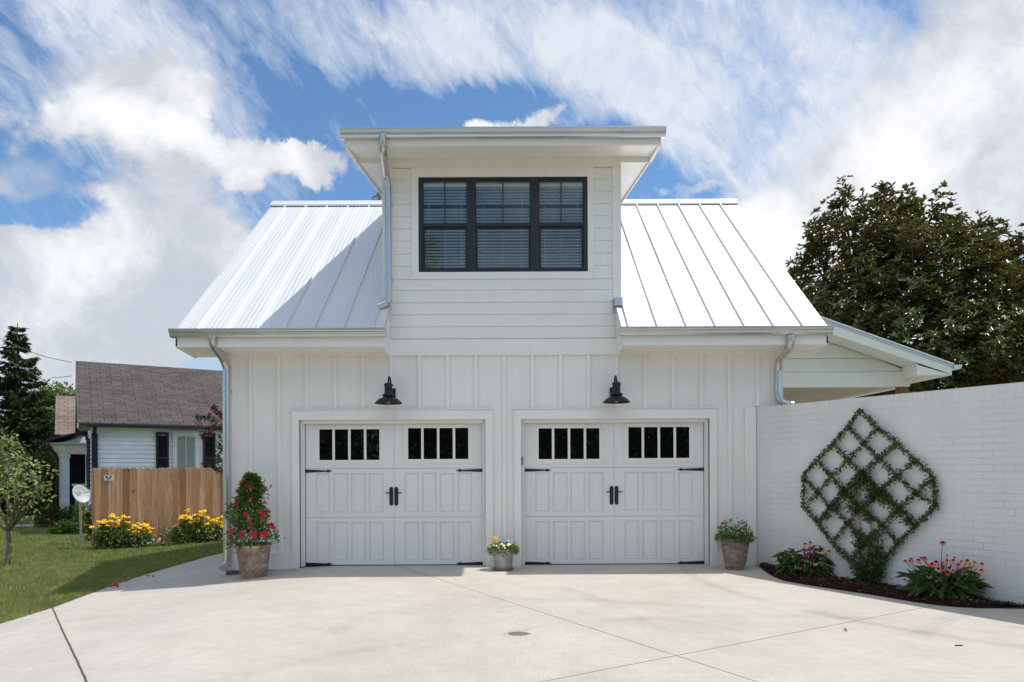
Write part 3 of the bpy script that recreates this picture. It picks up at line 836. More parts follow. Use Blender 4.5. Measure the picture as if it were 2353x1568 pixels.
# triple window
win = build('window', (lambda m: m)(MB().box(wx0+.001, wx1-.001, .118, .12, wz0-.05, wz0-.02)), M['dark'], gar)
bpy.data.objects.remove(win)
m = MB()
U = [(972.4,1072.5),(1093.7,1218.0),(1239.6,1339.7)]
ux = [(S(a,520,.02).x, S(b,520,.02).x) for a, b in U]
zu0, zu1 = S(1156,514.2,.02).z, S(1156,419.5,.02).z
zl0, zl1 = S(1156,617.1,.05).z, S(1156,527.3,.05).z
m.holed(wx0+.0005, wx1-.0005, wz0+.0005, wz1-.0005, -.012, .03, [(a-.004, b+.004, wz0+.03, wz1-.03) for a, b in ux])
win = build('window', m, M['frame'], gar, bevel=.003)
for (a, b) in ux:
    m = MB()
    m.holed(a-.003, b+.003, zu0-.045, wz1-.0305, .004, .029, [(a, b, zu0, zu1)])
    cx = (a+b)/2; m.box(cx-.008, cx+.008, .006, .020, zu0+.0005, zu1-.0005)
    m.holed(a-.003, b+.003, wz0+.0305, zu0-.0455, .0305, .055, [(a+.022, b-.022, zl0, zl1)])
    sa = build('sash', m, M['frame'], win, bevel=.002)
    m = MB(); m.box(a+.0005, b-.0005, .022, .025, zu0+.0005, zu1-.0005); m.box(a+.0225, b-.0225, .044, .047, zl0+.0005, zl1-.0005)
    build('pane', m, M['glass'], win)
    m = MB(); rr = random.Random(int(a*100)); z = zu1-.0
    m.box(a+.002, b-.002, .052, .10, zu1-.05, zu1+.02)
    z = zu1-.075; k = 0
    while z > zl0-.02:
        sag = .002*math.sin(k*.55+a)+rr.uniform(-.0015,.0015); tl = .003*math.sin(k*.3)
        if k != 6:
            m.prism([(.053, z+sag+tl+.006),(.088, z+sag-.005),(.088, z+sag-.002),(.053, z+sag+tl+.009)], a+.004, b-.004, 'x')
        z -= .0443; k += 1
    for fr in (.12,.5,.88) if b-a < .7 else (.15,.5,.85):
        xx_ = a+(b-a)*fr; m.box(xx_-.0016, xx_+.0016, .050, .0515, zl0-.03, zu1-.03)
    build('venetian_blind', m, M['blind'], win)
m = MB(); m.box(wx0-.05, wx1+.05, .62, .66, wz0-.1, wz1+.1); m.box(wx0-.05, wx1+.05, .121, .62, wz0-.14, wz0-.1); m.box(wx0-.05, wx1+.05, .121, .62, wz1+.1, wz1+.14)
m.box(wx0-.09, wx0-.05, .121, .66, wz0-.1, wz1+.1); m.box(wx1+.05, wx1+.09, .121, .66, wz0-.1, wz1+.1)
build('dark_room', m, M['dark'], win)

# gutters
def gutter(x0, x1, y, z, name='gutter', s=1.0):
    prof = [(0,0),(0,-.088),(-.012,-.098),(-.05,-.102),(-.078,-.094),(-.094,-.076),(-.099,-.055),(-.103,-.040),(-.118,-.030),(-.124,-.018),(-.127,.0),(-.135,.004),(-.135,.010),(-.122,.010),(-.118,.002)]
    m = MB(); n = len(prof)
    vs = [(x0, y+a*s, z+b*s) for a, b in prof] + [(x1, y+a*s, z+b*s) for a, b in prof]
    m.add(vs, [(i, i+1, i+1+n, i+n) for i in range(n-1)])
    for x in (x0, x1):
        m.add([(x, y+a*s, z+b*s) for a, b in prof], [tuple(range(n))])
    return build(name, m, M['gutter'], gar, solid=.003)
gutter(RL-.03, S(885,760,-.72).x, YE-.002, 3.345)
gutter(S(1425,760,-.72).x, RRt+.02, YE-.002, 3.345)
gutter(S(779.5,300,-.79).x, S(1532,300,-.79).x, YF-.002, 6.035)
# downspouts
def downspout(pts, r=.05, elbows=()):
    path = smooth_path(pts, 14); rs = []
    for i, p in enumerate(path):
        k = 0
        for (lo, hi) in elbows:
            t = i/(len(path)-1)
            if lo <= t <= hi: k = 1
        rs.append(r*(1+ (.075*math.sin(i*PI) if 0 else (.06 if (k and i % 2) else 0))))
    m = MB(); m.tube(path, rs, 20)
    for i in (int(len(path)*.62), ):
        pass
    return build('downspout', m, M['galv'], gar, smooth='auto')
def straight(a, b, n=3): return [a.lerp(b, t) for t in np.linspace(0, 1, n)]
a0, a1, a2, a3, a4, a5 = S(488,770,-.64), S(489,789,-.62), S(512,826,-.16), S(520.5,846,-.085), S(521,1282,-.085), S(511,1307,-.22)
downspout([a0, a1.lerp(a0,.3), a1.lerp(a2,.12), a1.lerp(a2,.5), a2, a3] + straight(a3.lerp(a4,.03), a4, 4) + [S(519,1296,-.12), a5], elbows=((.12,.30),(.42,.50),(.86,.95)))
a0, a1, a2, a3, a4 = S(879,309,-.72), S(880,342,-.70), S(888,402,-.14), S(892,430,-.085), S(892.5,682,-.085)
downspout([a0, a1.lerp(a0,.4), a1.lerp(a2,.1), a1.lerp(a2,.5), a2, a3] + straight(a3.lerp(a4,.04), a4, 4) + [S(888,696,-.09), S(869,705,-.10)], r=.048, elbows=((.1,.25),(.40,.48),(.86,.98)))
a0, a1, a2, a3, a4 = S(1817,770,-.64), S(1816,796,-.62), S(1792,828,-.16), S(1787,850,-.085), S(1787,902,-.085)
downspout([a0, a1.lerp(a0,.35), a1.lerp(a2,.15), a1.lerp(a2,.55), a2, a3, a3.lerp(a4,.5), a4, S(1796,923,-.09), S(1822,931,-.12)], elbows=((.08,.32),(.42,.56),(.70,.98)))
for u, v, y in ((521,900,-.085),(521,1235,-.085),(892.5,470,-.085),(892.5,640,-.085)):
    p = S(u,v,y); mb = MB(); mb.box(p.x-.058, p.x+.058, -.09, -.0285, p.z-.012, p.z+.012)
    build('pipe_strap', mb, M['galv'], gar, bevel=.002)

# wall lamps
def wall_lamp(px, label):
    zb = 2.36; t = thing('wall_lamp', label, 'wall lamp', (px, -.04, zb), 0, 'barn lamps above the garage doors')
    y = -.31
    m = MB()
    m.lathe([(0,.30),(.02,.298),(.045,.288),(.062,.275),(.066,.262),(.062,.25),(.056,.248),(.055,.20),(.058,.198),(.058,.19),(.055,.188),(.056,.15),(.062,.138),(.088,.124),(.09,.112),(.08,.102),(.074,.09),(.09,.082),(.12,.072),(.152,.05),(.18,.022),(.196,.004),(.197,-.002),(.192,-.002),(.186,.006),(.15,.04),(.1,.06),(.03,.07),(0,.07)], (px,y,zb), 40)
    build('lamp_shade', m, M['bronze'], t, smooth='auto')
    m = MB(); pth = smooth_path([(px,y,zb+.29),(px,y,zb+.33),(px,y+.04,zb+.375),(px,y+.10,zb+.385),(px,y+.16,zb+.35),(px,y+.19,zb+.27),(px,y+.20,zb+.20),(px,y+.245,zb+.16)], 6)
    m.tube(pth, .012, 10); m.tube([(px,y,zb+.315),(px,y,zb+.325)], .019, 12)
    build('lamp_arm', m, M['bronze'], t, smooth='auto')
    m = MB(); m.box(px-.055, px+.055, -.058, -.030, zb+.075, zb+.245); build('back_plate', m, M['bronze'], t, bevel=.008)
    m = MB(); m.box(px-.085, px+.085, -.0295, -.001, zb+.055, zb+.275); build('mounting_block', m, M['trim'], t, bevel=.003)
    m = MB(); m.lathe([(0,.05),(.012,.045),(.026,.02),(.028,.008),(.02,-.008),(0,-.014)], (px,y,zb+.015), 16); build('bulb', m, M['bulb'], t, smooth=True)
wall_lamp(-1.748, 'dark bronze barn lamp over the garage door nearer the old house')
wall_lamp(1.487, 'dark bronze barn lamp over the garage door nearer the brick wall')
# ------------------------------------------------------------------ painted brick wall
HW = 2.305
bw = thing('brick_wall', 'white painted brick wall running from the garage corner towards the driveway', 'wall', (3.56,0,0), -R_(60.1))
m = MB()   # local x along the wall, local y into the garden (behind)
LW = 12.0
def wl(x, y, z): return W0 + WD*x + Vector((.8669,.4985,0))*y + Vector((0,0,z))
Vw = [wl(0,0,-.1), wl(LW,0,-.1), wl(LW,.2,-.1), wl(0,.2,-.1), wl(0,0,HW), wl(LW,0,HW), wl(LW,.2,HW), wl(0,.2,HW)]
m.add(Vw, [(0,3,2,1),(4,5,6,7),(0,1,5,4),(1,2,6,5),(2,3,7,6),(3,0,4,7)])
build('masonry', m, M['brickwall'], bw)
# (the facade end of the wall is square to the garage)
# ------------------------------------------------------------------ porch canopy behind the wall
pc = thing('porch_canopy', 'white low-gabled porch canopy on a brown post behind the brick wall', 'porch', (5.4, 3.2, 0))
y1, y2, yE = 1.0, 1.44, 6.0
sl = .36; xe = S(2190,840,y1).x; ze = S(2190,836,y1).z + .0
zt = lambda x: ze + (xe-x)*sl
XG = 3.97
m = MB()
m.prism([(XG, zt(XG)), (xe, zt(xe)), (xe, zt(xe)-.025), (XG, zt(XG)-.025)], y1-.03, yE, 'y')
build('roof', m, M['roof'], pc, bevel=.003)
m = MB()
m.prism([(XG, zt(XG)-.026), (xe-.01, zt(xe-.01)-.026), (xe-.01, zt(xe)-.055), (XG, zt(XG)-.055)], y1-.012, y1+.03, 'y')
build('drip_edge', m, M['galv'], pc)
m = MB()
xin = S(1690/4.525*.9191+1920*.9191, 860, y1).x
fz0 = S(2188,862.7,y1).z
m.prism([(XG, zt(XG)-.056), (xe-.02, zt(xe-.02)-.056), (xe-.02, fz0), (xe-.16, fz0+.065), (XG, zt(XG)-.245)], y1, y1+.025, 'y')     # rake board
m.prism([(xin, zt(xin)-.22), (xe-.021, fz0+.002), (xin, fz0-.0)], y1+.003, y1+.0245, 'y')                                  # box return face
m.prism([(xin, fz0), (xe-.045, fz0), (xe-.045, fz0+.012), (xin, fz0+.012)], y1+.026, yE, 'y')                           # level soffit
m.box(xin, xin+.02, y1+.026, y2, fz0+.013, zt(xin)-.2)
m.box(xe-.045, xe-.02, y1+.026, yE, fz0, zt(xe)-.03)
m.prism([(XG, zt(XG)-.20), (xin-.001, zt(xin)-.20), (xin-.001, zt(xin)-.185), (XG, zt(XG)-.185)], y1+.026, y2-.001, 'y')     # sloping soffit
build('eave', m, M['trim'], pc, bevel=.002)
bx = S(2091,870,y2).x; bz0 = S(2091,889.6,y2).z; bz1 = S(1900,855,y2).z; bz1 = (S(1800,855,y2).z+S(2080,856,y2).z)/2
bz0 = (S(1800,889,y2).z+S(2091,889.6,y2).z)/2
m = MB()
m.box(XG, bx, y2, y2+.14, bz0, bz1); m.box(bx-.14, bx, y2+.141, yE, bz0, bz1); m.box(XG, bx-.141, yE-.14, yE, bz0, bz1)
m.box(XG+.0, bx-.0, y2-.004, y2-.0005, bz0+.0, bz0+.015)
build('beam', m, M['trim'], pc, bevel=.004)
m = MB()
zb = bz1+.006; k = 0
while zb < zt(XG)-.3:
    xr_ = min(bx, xe-(zb+.19-ze)/sl - .0)
    xr2 = min(bx, xe-(zb+.23+.19-ze)/sl)
    m.add([(XG,y2+.02,zb),(xr_,y2+.02,zb),(xr2,y2+.03,zb+.225),(XG,y2+.03,zb+.225),(XG,y2+.06,zb),(xr_,y2+.06,zb),(xr2,y2+.06,zb+.225),(XG,y2+.06,zb+.225)],
          [(0,1,2,3),(7,6,5,4),(0,4,5,1),(1,5,6,2),(2,6,7,3),(3,7,4,0)])
    zb += .23
build('gable_siding', m, M['paint'], pc)
m = MB(); xx = XG+.0
while xx < bx-.16:
    m.box(xx, min(xx+.135, bx-.145), y2+.141, yE-.141, bz0+.06, bz0+.075); xx += .14
build('ceiling', m, m_simple('porch_ceiling_paint', (.40,.34,.28), .6), pc, bevel=.002)
for y in (y2+.0, yE-.16):
    m = MB(); a, b = S(2066,900,y2+.02).x, S(2086.5,900,y2+.02).x
    m.box(a, b, y+.005, y+.145, -.1, bz0-.001); build('post', m, M['wood'], pc, bevel=.006)
m = MB(); n = 12; prof = [(xe+.065+.068*math.cos(PI+PI*k/n), zt(xe)-.02+.075*math.sin(PI+PI*k/n)) for k in range(n+1)]
vs = [(a, y1-.02, b) for a,b in prof]+[(a, yE, b) for a,b in prof]; n += 1
m.add(vs, [(i,i+1,i+1+n,i+n) for i in range(n-1)]); m.add([(a,y1-.02,b) for a,b in prof], [tuple(range(n))])
build('gutter', m, M['gutter'], pc, solid=.004)

# ------------------------------------------------------------------ espaliered vine on the wall
vine = thing('espalier_vine', 'dark green vine trained in a diamond lattice against the white brick wall', 'climbing plant', tuple(wl(2.0,-.1,.03)))
def onW(zx, zy, off=.07):      # sighted point on the brick wall -> world, standing off by `off`
    u, v = (1860+zx/2.063)*.9191, (780+zy/2.063)*.9191
    s, z = onwall(u, v, (3.56-.8669*off, -.4985*off), (WD.x, WD.y))
    return W0 + WD*s + WN*off + Vector((0,0,z))
SEG = [ [(600,508),(545,590),(465,680),(380,765),(312,845),(308,1000),(385,1090),(470,1205),(560,1290),(625,1390)],
 [(600,508),(690,600),(790,675),(880,765),(980,850),(992,1005),(885,1108),(790,1200),(720,1290),(660,1390)],
 [(545,600),(620,680),(700,755),(790,850),(890,935),(992,1005)],
 [(465,685),(540,768),(620,850),(740,965),(835,1040),(885,1108)],
 [(385,775),(455,850),(520,925),(590,1000),(700,1090),(800,1190)],
 [(315,860),(380,930),(445,1005),(540,1090),(640,1190),(715,1285)],
 [(690,600),(620,680),(540,765),(455,850),(340,985)],
 [(790,680),(700,755),(620,830),(520,925),(440,1015),(385,1090)],
 [(880,770),(790,850),(700,930),(600,1010),(540,1090),(470,1180)],
 [(978,860),(890,935),(800,1015),(720,1100),(640,1175),(560,1280)] ]
DENS = [1,1,.8,1,.9,.8,.7,1,.8,.85]
m = MB(); LP = []; rng = np.random.default_rng(3)
for s, dn in zip(SEG, DENS):
    pts = [onW(a, b, .06) for a, b in s]
    pth = []
    for q0, q1 in zip(pts[:-1], pts[1:]): pth += [q0.lerp(q1, j/5) for j in range(5)]
    pth.append(pts[-1])
    m.tube(pth, .0055, 6)
    for i in range(len(pth)-1):
        a, b = pth[i], pth[i+1]; L = (b-a).length
        sub = 1.0
        mid = (a+b)/2
        near = math.exp(-((mid - onW(630,930)).length/.26)**2)
        low = math.exp(-((mid - onW(645,1340)).length/.30)**2)
        k = int(L*rng.uniform(330,560)*dn*(1+.8*near+.9*low)) + 1
        for _ in range(k): LP.append((a.lerp(b, rng.random()), .012+.012*near+.018*low))
for (zx, zy, rr, k) in ((620,870,.085,200),(580,905,.06,120),(560,1010,.05,110),(665,940,.06,150),(735,970,.065,170),(520,945,.05,110),(480,1000,.05,100),(800,1030,.05,110),(850,1075,.045,90),(430,1050,.04,80),(610,1330,.085,330),(680,1340,.08,300),(650,1270,.06,200),(590,1150,.05,120),(690,1160,.05,120),(600,1200,.05,120),(700,1230,.05,120),(650,1395,.08,220),(640,1060,.05,100)):
    c = onW(zx, zy, .08)
    for _ in range(k): LP.append((c, rr*.6))
build('branch', m, M['barklight'], vine, smooth=True)
P = np.array([tuple(p) for p, r in LP]); rad = np.array([r for p, r in LP])
J = rng.normal(size=P.shape)*rad[:,None]
wn = np.array(WN); J -= (J@wn)[:,None]*wn*.35; J += np.abs(rng.normal(size=(len(P),1)))*rad[:,None]*.6*wn
P = P+J
P[:,2] = np.maximum(P[:,2], .03)
D = nrm(J)*.8 + rng.normal(size=P.shape)*.6 + [0,0,.25] + wn*.3; N = rng.normal(size=P.shape)*.6 + [0,0,.9] + wn*.5
leaves('foliage', P, D, N, rng.uniform(.026,.044,len(P)), rng.uniform(.013,.02,len(P)), M['l_vine'], vine)
m = MB()
for a, b in (((583,925),(607,1390)),((648,990),(668,1390))):
    p, q = onW(*a, .045), onW(*b, .045); m = MB(); m.tube([p, q], .0125, 8); build('stake', m, M['bamboo'], vine, smooth=True)
m = MB(); m.tube([onW(583,1290,.05), onW(583,1395,.05)], .006, 6)
build('stake', m, M['black'], vine)

# ------------------------------------------------------------------ flowers
def flower_mesh(m, c, nrmv, rad, npet, droop, pw, zrot=0, cone=True):
    """petals into m (single list); returns cone centre"""
    n = Vector(nrmv).normalized(); s = n.cross(Vector((0,0,1)) if abs(n.z) < .9 else Vector((1,0,0))).normalized(); t = n.cross(s)
    c = Vector(c)
    for k in range(npet):
        a = zrot + 2*PI*k/npet; d = s*math.cos(a)+t*math.sin(a); w = (s*-math.sin(a)+t*math.cos(a))*pw
        p0 = c + d*rad*.15; p1 = c + d*rad*.6 - n*rad*droop*.3; p2 = c + d*rad - n*rad*droop
        m.add([p0-w*.5, p0+w*.5, p1+w, p2+w*.35, p2-w*.35, p1-w], [(0,1,2,5),(5,2,3,4)])
def ball(m, c, r, n=8, k=5, sz=1.0):
    m.lathe([(max(.0005, r*math.sin(PI*i/k)), -r*sz*math.cos(PI*i/k)) for i in range(k+1)], c, n)

def coneflower_plant(name, label, base, heads, leafn, spread, hgt, seed, leafcols='l_cone', leafL=(.10,.2)):
    rng = np.random.default_rng(seed); rd = random.Random(seed)
    t = thing(name, label, 'flower plant', base)
    B = Vector(base); st = MB()
    for i, (p, rad, mat, fac) in enumerate(heads):
        p = Vector(p); b = B + Vector((rd.uniform(-1,1)*spread*.35, rd.uniform(-1,1)*spread*.2, 0)) + Vector(((p-B).x*.35, (p-B).y*.3, 0))
        midp = b.lerp(p, .55)+Vector((rd.uniform(-.02,.02),rd.uniform(-.02,.02),0))
        st.tube(smooth_path([b, midp, p], 4), [.0038]*9, 5)
        n = Vector((rd.uniform(-.35,.35)+fac[0], rd.uniform(-.3,.1)+fac[1], 1))
        m = MB(); flower_mesh(m, p, n, rad, rd.choice((12,13,14)), rd.uniform(.25,.75), rad*.12, rd.random())
        fl = build('flower', m, M[mat], t, fixn=False)
        m = MB(); ball(m, p+n.normalized()*rad*.12, rad*.34, 8, 5, .8); build('flower_cone', m, M['cone'], fl, smooth=True)
    build('stem', st, M['stem'], t, smooth=True)
    # leaves: lance shaped, arching
    n = leafn; a = rng.uniform(0,2*PI,n); r = np.sqrt(rng.random(n))*spread*.75; h = rng.beta(1.2,1.5,n)*hgt
    P = np.stack([B.x+np.cos(a)*r*1.1, B.y+np.sin(a)*r*.55, B.z+.02+h*(1-.5*(r/spread)**2)],1)
    D = np.stack([np.cos(a)+rng.normal(size=n)*.5, np.sin(a)+rng.normal(size=n)*.5, rng.normal(size=n)*.45+.25-.5*(h<.12)],1); N = rng.normal(size=(n,3))*.3+[0,-.3,1]
    leaves('foliage', P, D, N, rng.uniform(*leafL,n), rng.uniform(.03,.055,n), M[leafcols], t, fold=.12, droop=.35)
    return t
def bedpt(s, off, z=.02): return wl(s, -off, z)
# positions: heads are sighted on a vertical plane parallel to the wall through the plant
def headpt(zx, zy, off, kind=6):
    if kind == 6: u, v = (1860+zx/2.063)*.9191, (780+zy/2.063)*.9191
    elif kind == 3: u, v = (1940+zx/9.8)*.9191, (1300+zy/9.8)*.9191
    else: u, v = (2220+zx/6.819)*.9191, (1300+zy/6.819)*.9191
    s, z = onwall(u, v, (3.56-.8669*off, -.4985*off), (WD.x, WD.y))
    return W0 + WD*s + WN*off + Vector((0,0,z))
rd = random.Random(8)
heads = []
for zx, zy, r, mt in ((715,590,.055,'peach'),(840,545,.045,'pinkp'),(670,730,.055,'pinkp'),(870,700,.05,'magenta'),(740,730,.04,'pinkp'),(795,830,.058,'peach'),(705,850,.05,'magenta'),(990,840,.05,'magenta'),(930,820,.04,'magenta'),(1090,785,.035,'creamp'),(1290,770,.055,'peach'),(560,915,.04,'magenta'),(760,940,.06,'pinkp'),(600,1060,.055,'magenta'),(640,1090,.045,'magenta'),(320,990,.045,'magenta'),(375,965,.045,'pinkp'),(240,1030,.04,'magenta'),(180,980,.035,'pinkp'),(960,1070,.04,'peach')):
    heads.append((headpt(zx, zy, .30+rd.uniform(-.10,.10), 3), r*.82, mt, (-.1,-.35)))
b = headpt(700,1400,.25,3); b.z = .02
cp1 = coneflower_plant('coneflower_plant', 'clump of magenta and peach coneflowers at the garage end of the bed', b, heads, 170, .32, .36, 4)
heads = []
for zx, zy, r, mt in ((935,385,.05,'pinkp'),(295,700,.04,'pinkp'),(365,695,.045,'peach'),(400,665,.042,'pinkp'),(520,685,.05,'peach'),(565,645,.035,'pinkp'),(625,645,.045,'pinkp'),(745,755,.055,'coral'),(820,715,.055,'coral'),(580,835,.055,'peach'),(620,795,.04,'pinkp'),(860,840,.058,'creamp'),(925,725,.035,'pinkp'),(1005,690,.045,'peach'),(1110,690,.045,'peach'),(1135,645,.038,'peach'),(1195,760,.042,'pinkp'),(1350,695,.05,'peach'),(1480,725,.042,'peach'),(1600,755,.05,'peach'),(1590,860,.05,'peach'),(1315,765,.032,'peach'),(1400,760,.035,'peach'),(1250,700,.026,'pinkp'),(1045,820,.055,'peach'),(945,840,.035,'pinkp'),(1200,890,.055,'peach'),(1110,860,.035,'peach'),(915,945,.058,'peach'),(1020,905,.045,'peach'),(700,955,.058,'creamp'),(300,935,.05,'creamp'),(280,1010,.03,'creamp'),(1290,850,.035,'pinkp'),(1010,600,.02,'pinkp')):
    heads.append((headpt(zx, zy, .36+rd.uniform(-.14,.14), 4), r*.86, mt, (-.1,-.45)))
b = headpt(950,1380,.33,4); b.z = .02
cp2 = coneflower_plant('coneflower_plant', 'wide clump of peach coneflowers with one tall stem and coral blooms nearer the camera', b, heads, 240, .36, .31, 9, leafL=(.13,.24))
# curled wire garden stake
gs = thing('garden_stake', 'dark curled wire garden stake with a glass ball beside the magenta coneflowers', 'garden ornament', tuple(headpt(215,1290,.22,3)))
m = MB(); hp = lambda a, b: headpt(a, b, .22, 3)
m.tube([hp(205,1300), hp(212,1010)], .005, 6)
for pl in ([(320,930),(335,860),(340,780),(310,738),(262,745),(245,800),(275,840),(300,835)], [(345,920),(370,850),(420,805),(470,830),(485,880),(455,905),(425,880)], [(170,915),(220,885),(320,872),(400,850),(440,890),(490,950)], [(212,1010),(260,960),(320,930),(345,920)]):
    m.tube(smooth_path([hp(*q) for q in pl], 5), .0035, 5)
build('wire', m, M['black'], gs, smooth=True)
m = MB(); c = hp(130,955)
pth = [c + Vector((.045*math.cos(a), 0, .045*math.sin(a))) for a in np.linspace(0,2*PI,20)]
m.tube(pth, .013, 8); m.tube([hp(150,990), hp(212,1030)], .005, 6); build('ring', m, m_simple('dark_red_glass', (.04,.006,.008), .1), gs, smooth=True)

# ------------------------------------------------------------------ potted plants by the doors
def sq_pot(name_mb, cx, cy, zb, h, w0, w1, rot):
    m = MB(); rows = []; nh, nt = 56, 128
    for i in range(nh+1):
        t = i/nh; w = w0 + (w1-w0)*(t**.8); w *= 1 + .10*max(0,(t-.86)/.14)**1.5 - .03*math.sin(PI*t) + (.015 if t < .05 else 0)
        row = []
        for k in range(nt+1):
            a = 2*PI*k/nt; ca, sa = math.cos(a), math.sin(a)
            r = 1/((abs(ca)**6+abs(sa)**6)**(1/6))*w/2
            q = (a/(2*PI)*16); d1 = abs(((q + t*6.5) % 1)-.5); d2 = abs(((q - t*6.5) % 1)-.5)
            rel = max(0, 1-min(d1,d2)/.12)*(.017 if .06 < t < .88 else 0)
            rel += .010*max(0, 1-abs(t-.93)/.05) + .003*math.sin(a*23+t*40)*math.sin(t*57)
            r += rel
            x, y = r*ca, r*sa
            row.append((cx + x*math.cos(rot)-y*math.sin(rot), cy + x*math.sin(rot)+y*math.cos(rot), zb+h*t))
        rows.append(row)
    w = w1*1.08/2-.022
    for (ww, tt) in ((w, 1.0), (w*.97, .93), (.001, .93)):
        row = []
        for k in range(nt+1):
            a = 2*PI*k/nt; r = 1/((abs(math.cos(a))**6+abs(math.sin(a))**6)**(1/6))*ww; x, y = r*math.cos(a), r*math.sin(a)
            row.append((cx + x*math.cos(rot)-y*math.sin(rot), cy + x*math.sin(rot)+y*math.cos(rot), zb+h*tt))
        rows.append(row)
    m.grid(rows); return m
pc0 = S(583,1318,-.52); zb = g(pc0.x)
mv = thing('potted_plant', 'tall cone of red flowering vine in a lattice stone pot at the left garage corner', 'potted plant', (pc0.x, -.52, zb))
ph = .455
build('pot', sq_pot(None, pc0.x, -.52, zb, ph, .315, .43, .30), M['pot'], mv, smooth='auto')
rng = np.random.default_rng(21)
n = 3300; cx, cy, zt0 = S(574,1240,-.52).x, -.52, zb+ph; H = 1.0
t = rng.random(n)**.8; a = rng.uniform(0,2*PI,n); r = (.27*(1-t)**.62+.04)*np.sqrt(rng.uniform(.03,1,n))*(1+.16*np.sin(t*17)+.14*np.sin(a*3+t*9))*np.where(rng.random(n)<.10, rng.uniform(1.1,1.45,n), 1)
P = np.stack([cx+np.cos(a)*r+.03*np.sin(t*9), cy+np.sin(a)*r*.9, zt0-.03+t*H],1)
D = np.stack([np.cos(a), np.sin(a), rng.normal(size=n)*.5+.35],1)+rng.normal(size=(n,3))*.45; N = rng.normal(size=(n,3))*.5+[0,-.2,.9]
leaves('foliage', P, D, N, rng.uniform(.035,.065,n), rng.uniform(.018,.028,n), M['l_pot'], mv, droop=.25)
m = MB()
for i in range(9):
    a = i*.7; m.tube(smooth_path([(cx+.12*math.cos(a),cy+.1*math.sin(a),zt0-.03),(cx+.16*math.cos(a+1),cy+.13*math.sin(a+1),zt0+.3),(cx+.09*math.cos(a+2),cy+.08*math.sin(a+2),zt0+.65),(cx+.03*math.cos(a+3),cy+.03*math.sin(a+3),zt0+1.0)],5), .004, 5)
for e in ((660,1110),(690,1180),(745,1140)):
    pass
build('stem', m, M['stem'], mv, smooth=True)
FL = [(385,885),(410,900),(395,860),(350,880),(445,875),(570,940),(550,900),(715,950),(685,915),(815,905),(835,945),(780,630),(820,660),(925,800),(955,820),(455,525),(480,555),(647,300),(470,360),(490,345),(660,475),(410,520),(475,535),(845,500),(865,335),(585,655),(800,645),(880,610),(905,680),(830,720),(390,640),(420,690),(390,770),(380,820),(430,865),(370,900),(400,890),(655,830),(940,790),(970,840),(565,915),(530,935),(700,930),(845,925),(860,900),(375,975),(650,740),(560,215),(910,625),(600,670),(445,710),(350,900),(720,900),(905,800)]
fr = random.Random(4)
for k, (zx, zy) in enumerate(FL):
    u, v = (500+zx/5.2267)*.9191, (1160+zy/5.2267)*.9191
    p = S(u, v, -.52); dx = p.x-cx; tt = (p.z-zt0)/H; rad = max(.06, .27*(1-min(1,max(0,tt)))**.62+.06)
    dy = -math.sqrt(max(0, rad**2-dx**2)) if abs(dx) < rad else fr.uniform(-.06,.05)
    p = S(u, v, -.52+dy)
    m = MB(); nv = (dx*3+fr.uniform(-.3,.3), -1+fr.uniform(-.3,.3), fr.uniform(-.1,.5))
    R0 = fr.uniform(.027,.042)
    flower_mesh(m, p, nv, R0, 5, fr.uniform(-.1,.45), R0*.27, fr.random()*2)
    nn = Vector(nv).normalized(); m.tube([Vector(p)-nn*.05, Vector(p)+nn*.002], [.003,.009], 6)
    build('flower', m, M['redp'], mv, fixn=False)

# round woven-bark pot at the right
p0 = S(1690,1308,-.42); zb = 0
rp = thing('potted_plant', 'leafy plant with two red blooms in a round woven bark pot by the brick wall', 'potted plant', (p0.x,-.40,0))
m = MB(); rows = []; nh, nt = 70, 72; rr = random.Random(2)
nzr = [[rr.uniform(-1,1) for _ in range(nt)] for _ in range(nh+1)]
for i in range(nh+1):
    t = i/nh; r0 = .125+.078*t**.9
    row = []
    for k in range(nt+1):
        a = 2*PI*k/nt; kk = k % nt
        r = r0 + .0045*math.sin(i*1.55+math.sin(a*5+i*.2)*1.1) + .0022*nzr[i][kk] + .003*math.sin(a*7+t*11)
        row.append((p0.x+r*math.cos(a), -.40+r*math.sin(a), .44*t))
    rows.append(row)
for ww, tt in ((.18,1.0),(.175,.93),(.001,.93)):
    rows.append([(p0.x+ww*math.cos(2*PI*k/nt), -.40+ww*math.sin(2*PI*k/nt), .44*tt) for k in range(nt+1)])
m.grid(rows); build('pot', m, M['bark_pot'], rp, smooth='auto')
n = 950; a = rng.uniform(0,2*PI,n); r = np.sqrt(rng.random(n))*.25
hh = .44 + rng.random(n)*(.20*(1-(r/.27)**2)+.03)*(1+.35*np.sin(a*2+1)) - .05*(r>.2)
P = np.stack([p0.x+.0+np.cos(a)*r*1.05, -.40+np.sin(a)*r*.9, hh],1)
D = np.stack([np.cos(a)*.7, np.sin(a)*.7, rng.uniform(-.3,1,n)],1)+rng.normal(size=(n,3))*.4; N = rng.normal(size=(n,3))*.5+[0,-.2,.9]
leaves('foliage', P, D, N, rng.uniform(.025,.05,n), rng.uniform(.012,.022,n), M['l_pot'], rp)
m = MB()
for i in range(12):
    a = i*2.4; m.tube([(p0.x+.05*math.cos(a),-.40+.05*math.sin(a),.40),(p0.x+.17*math.cos(a),-.40+.15*math.sin(a),.55+.05*math.sin(i*3))], .003, 5)
build('stem', m, M['stem'], rp)
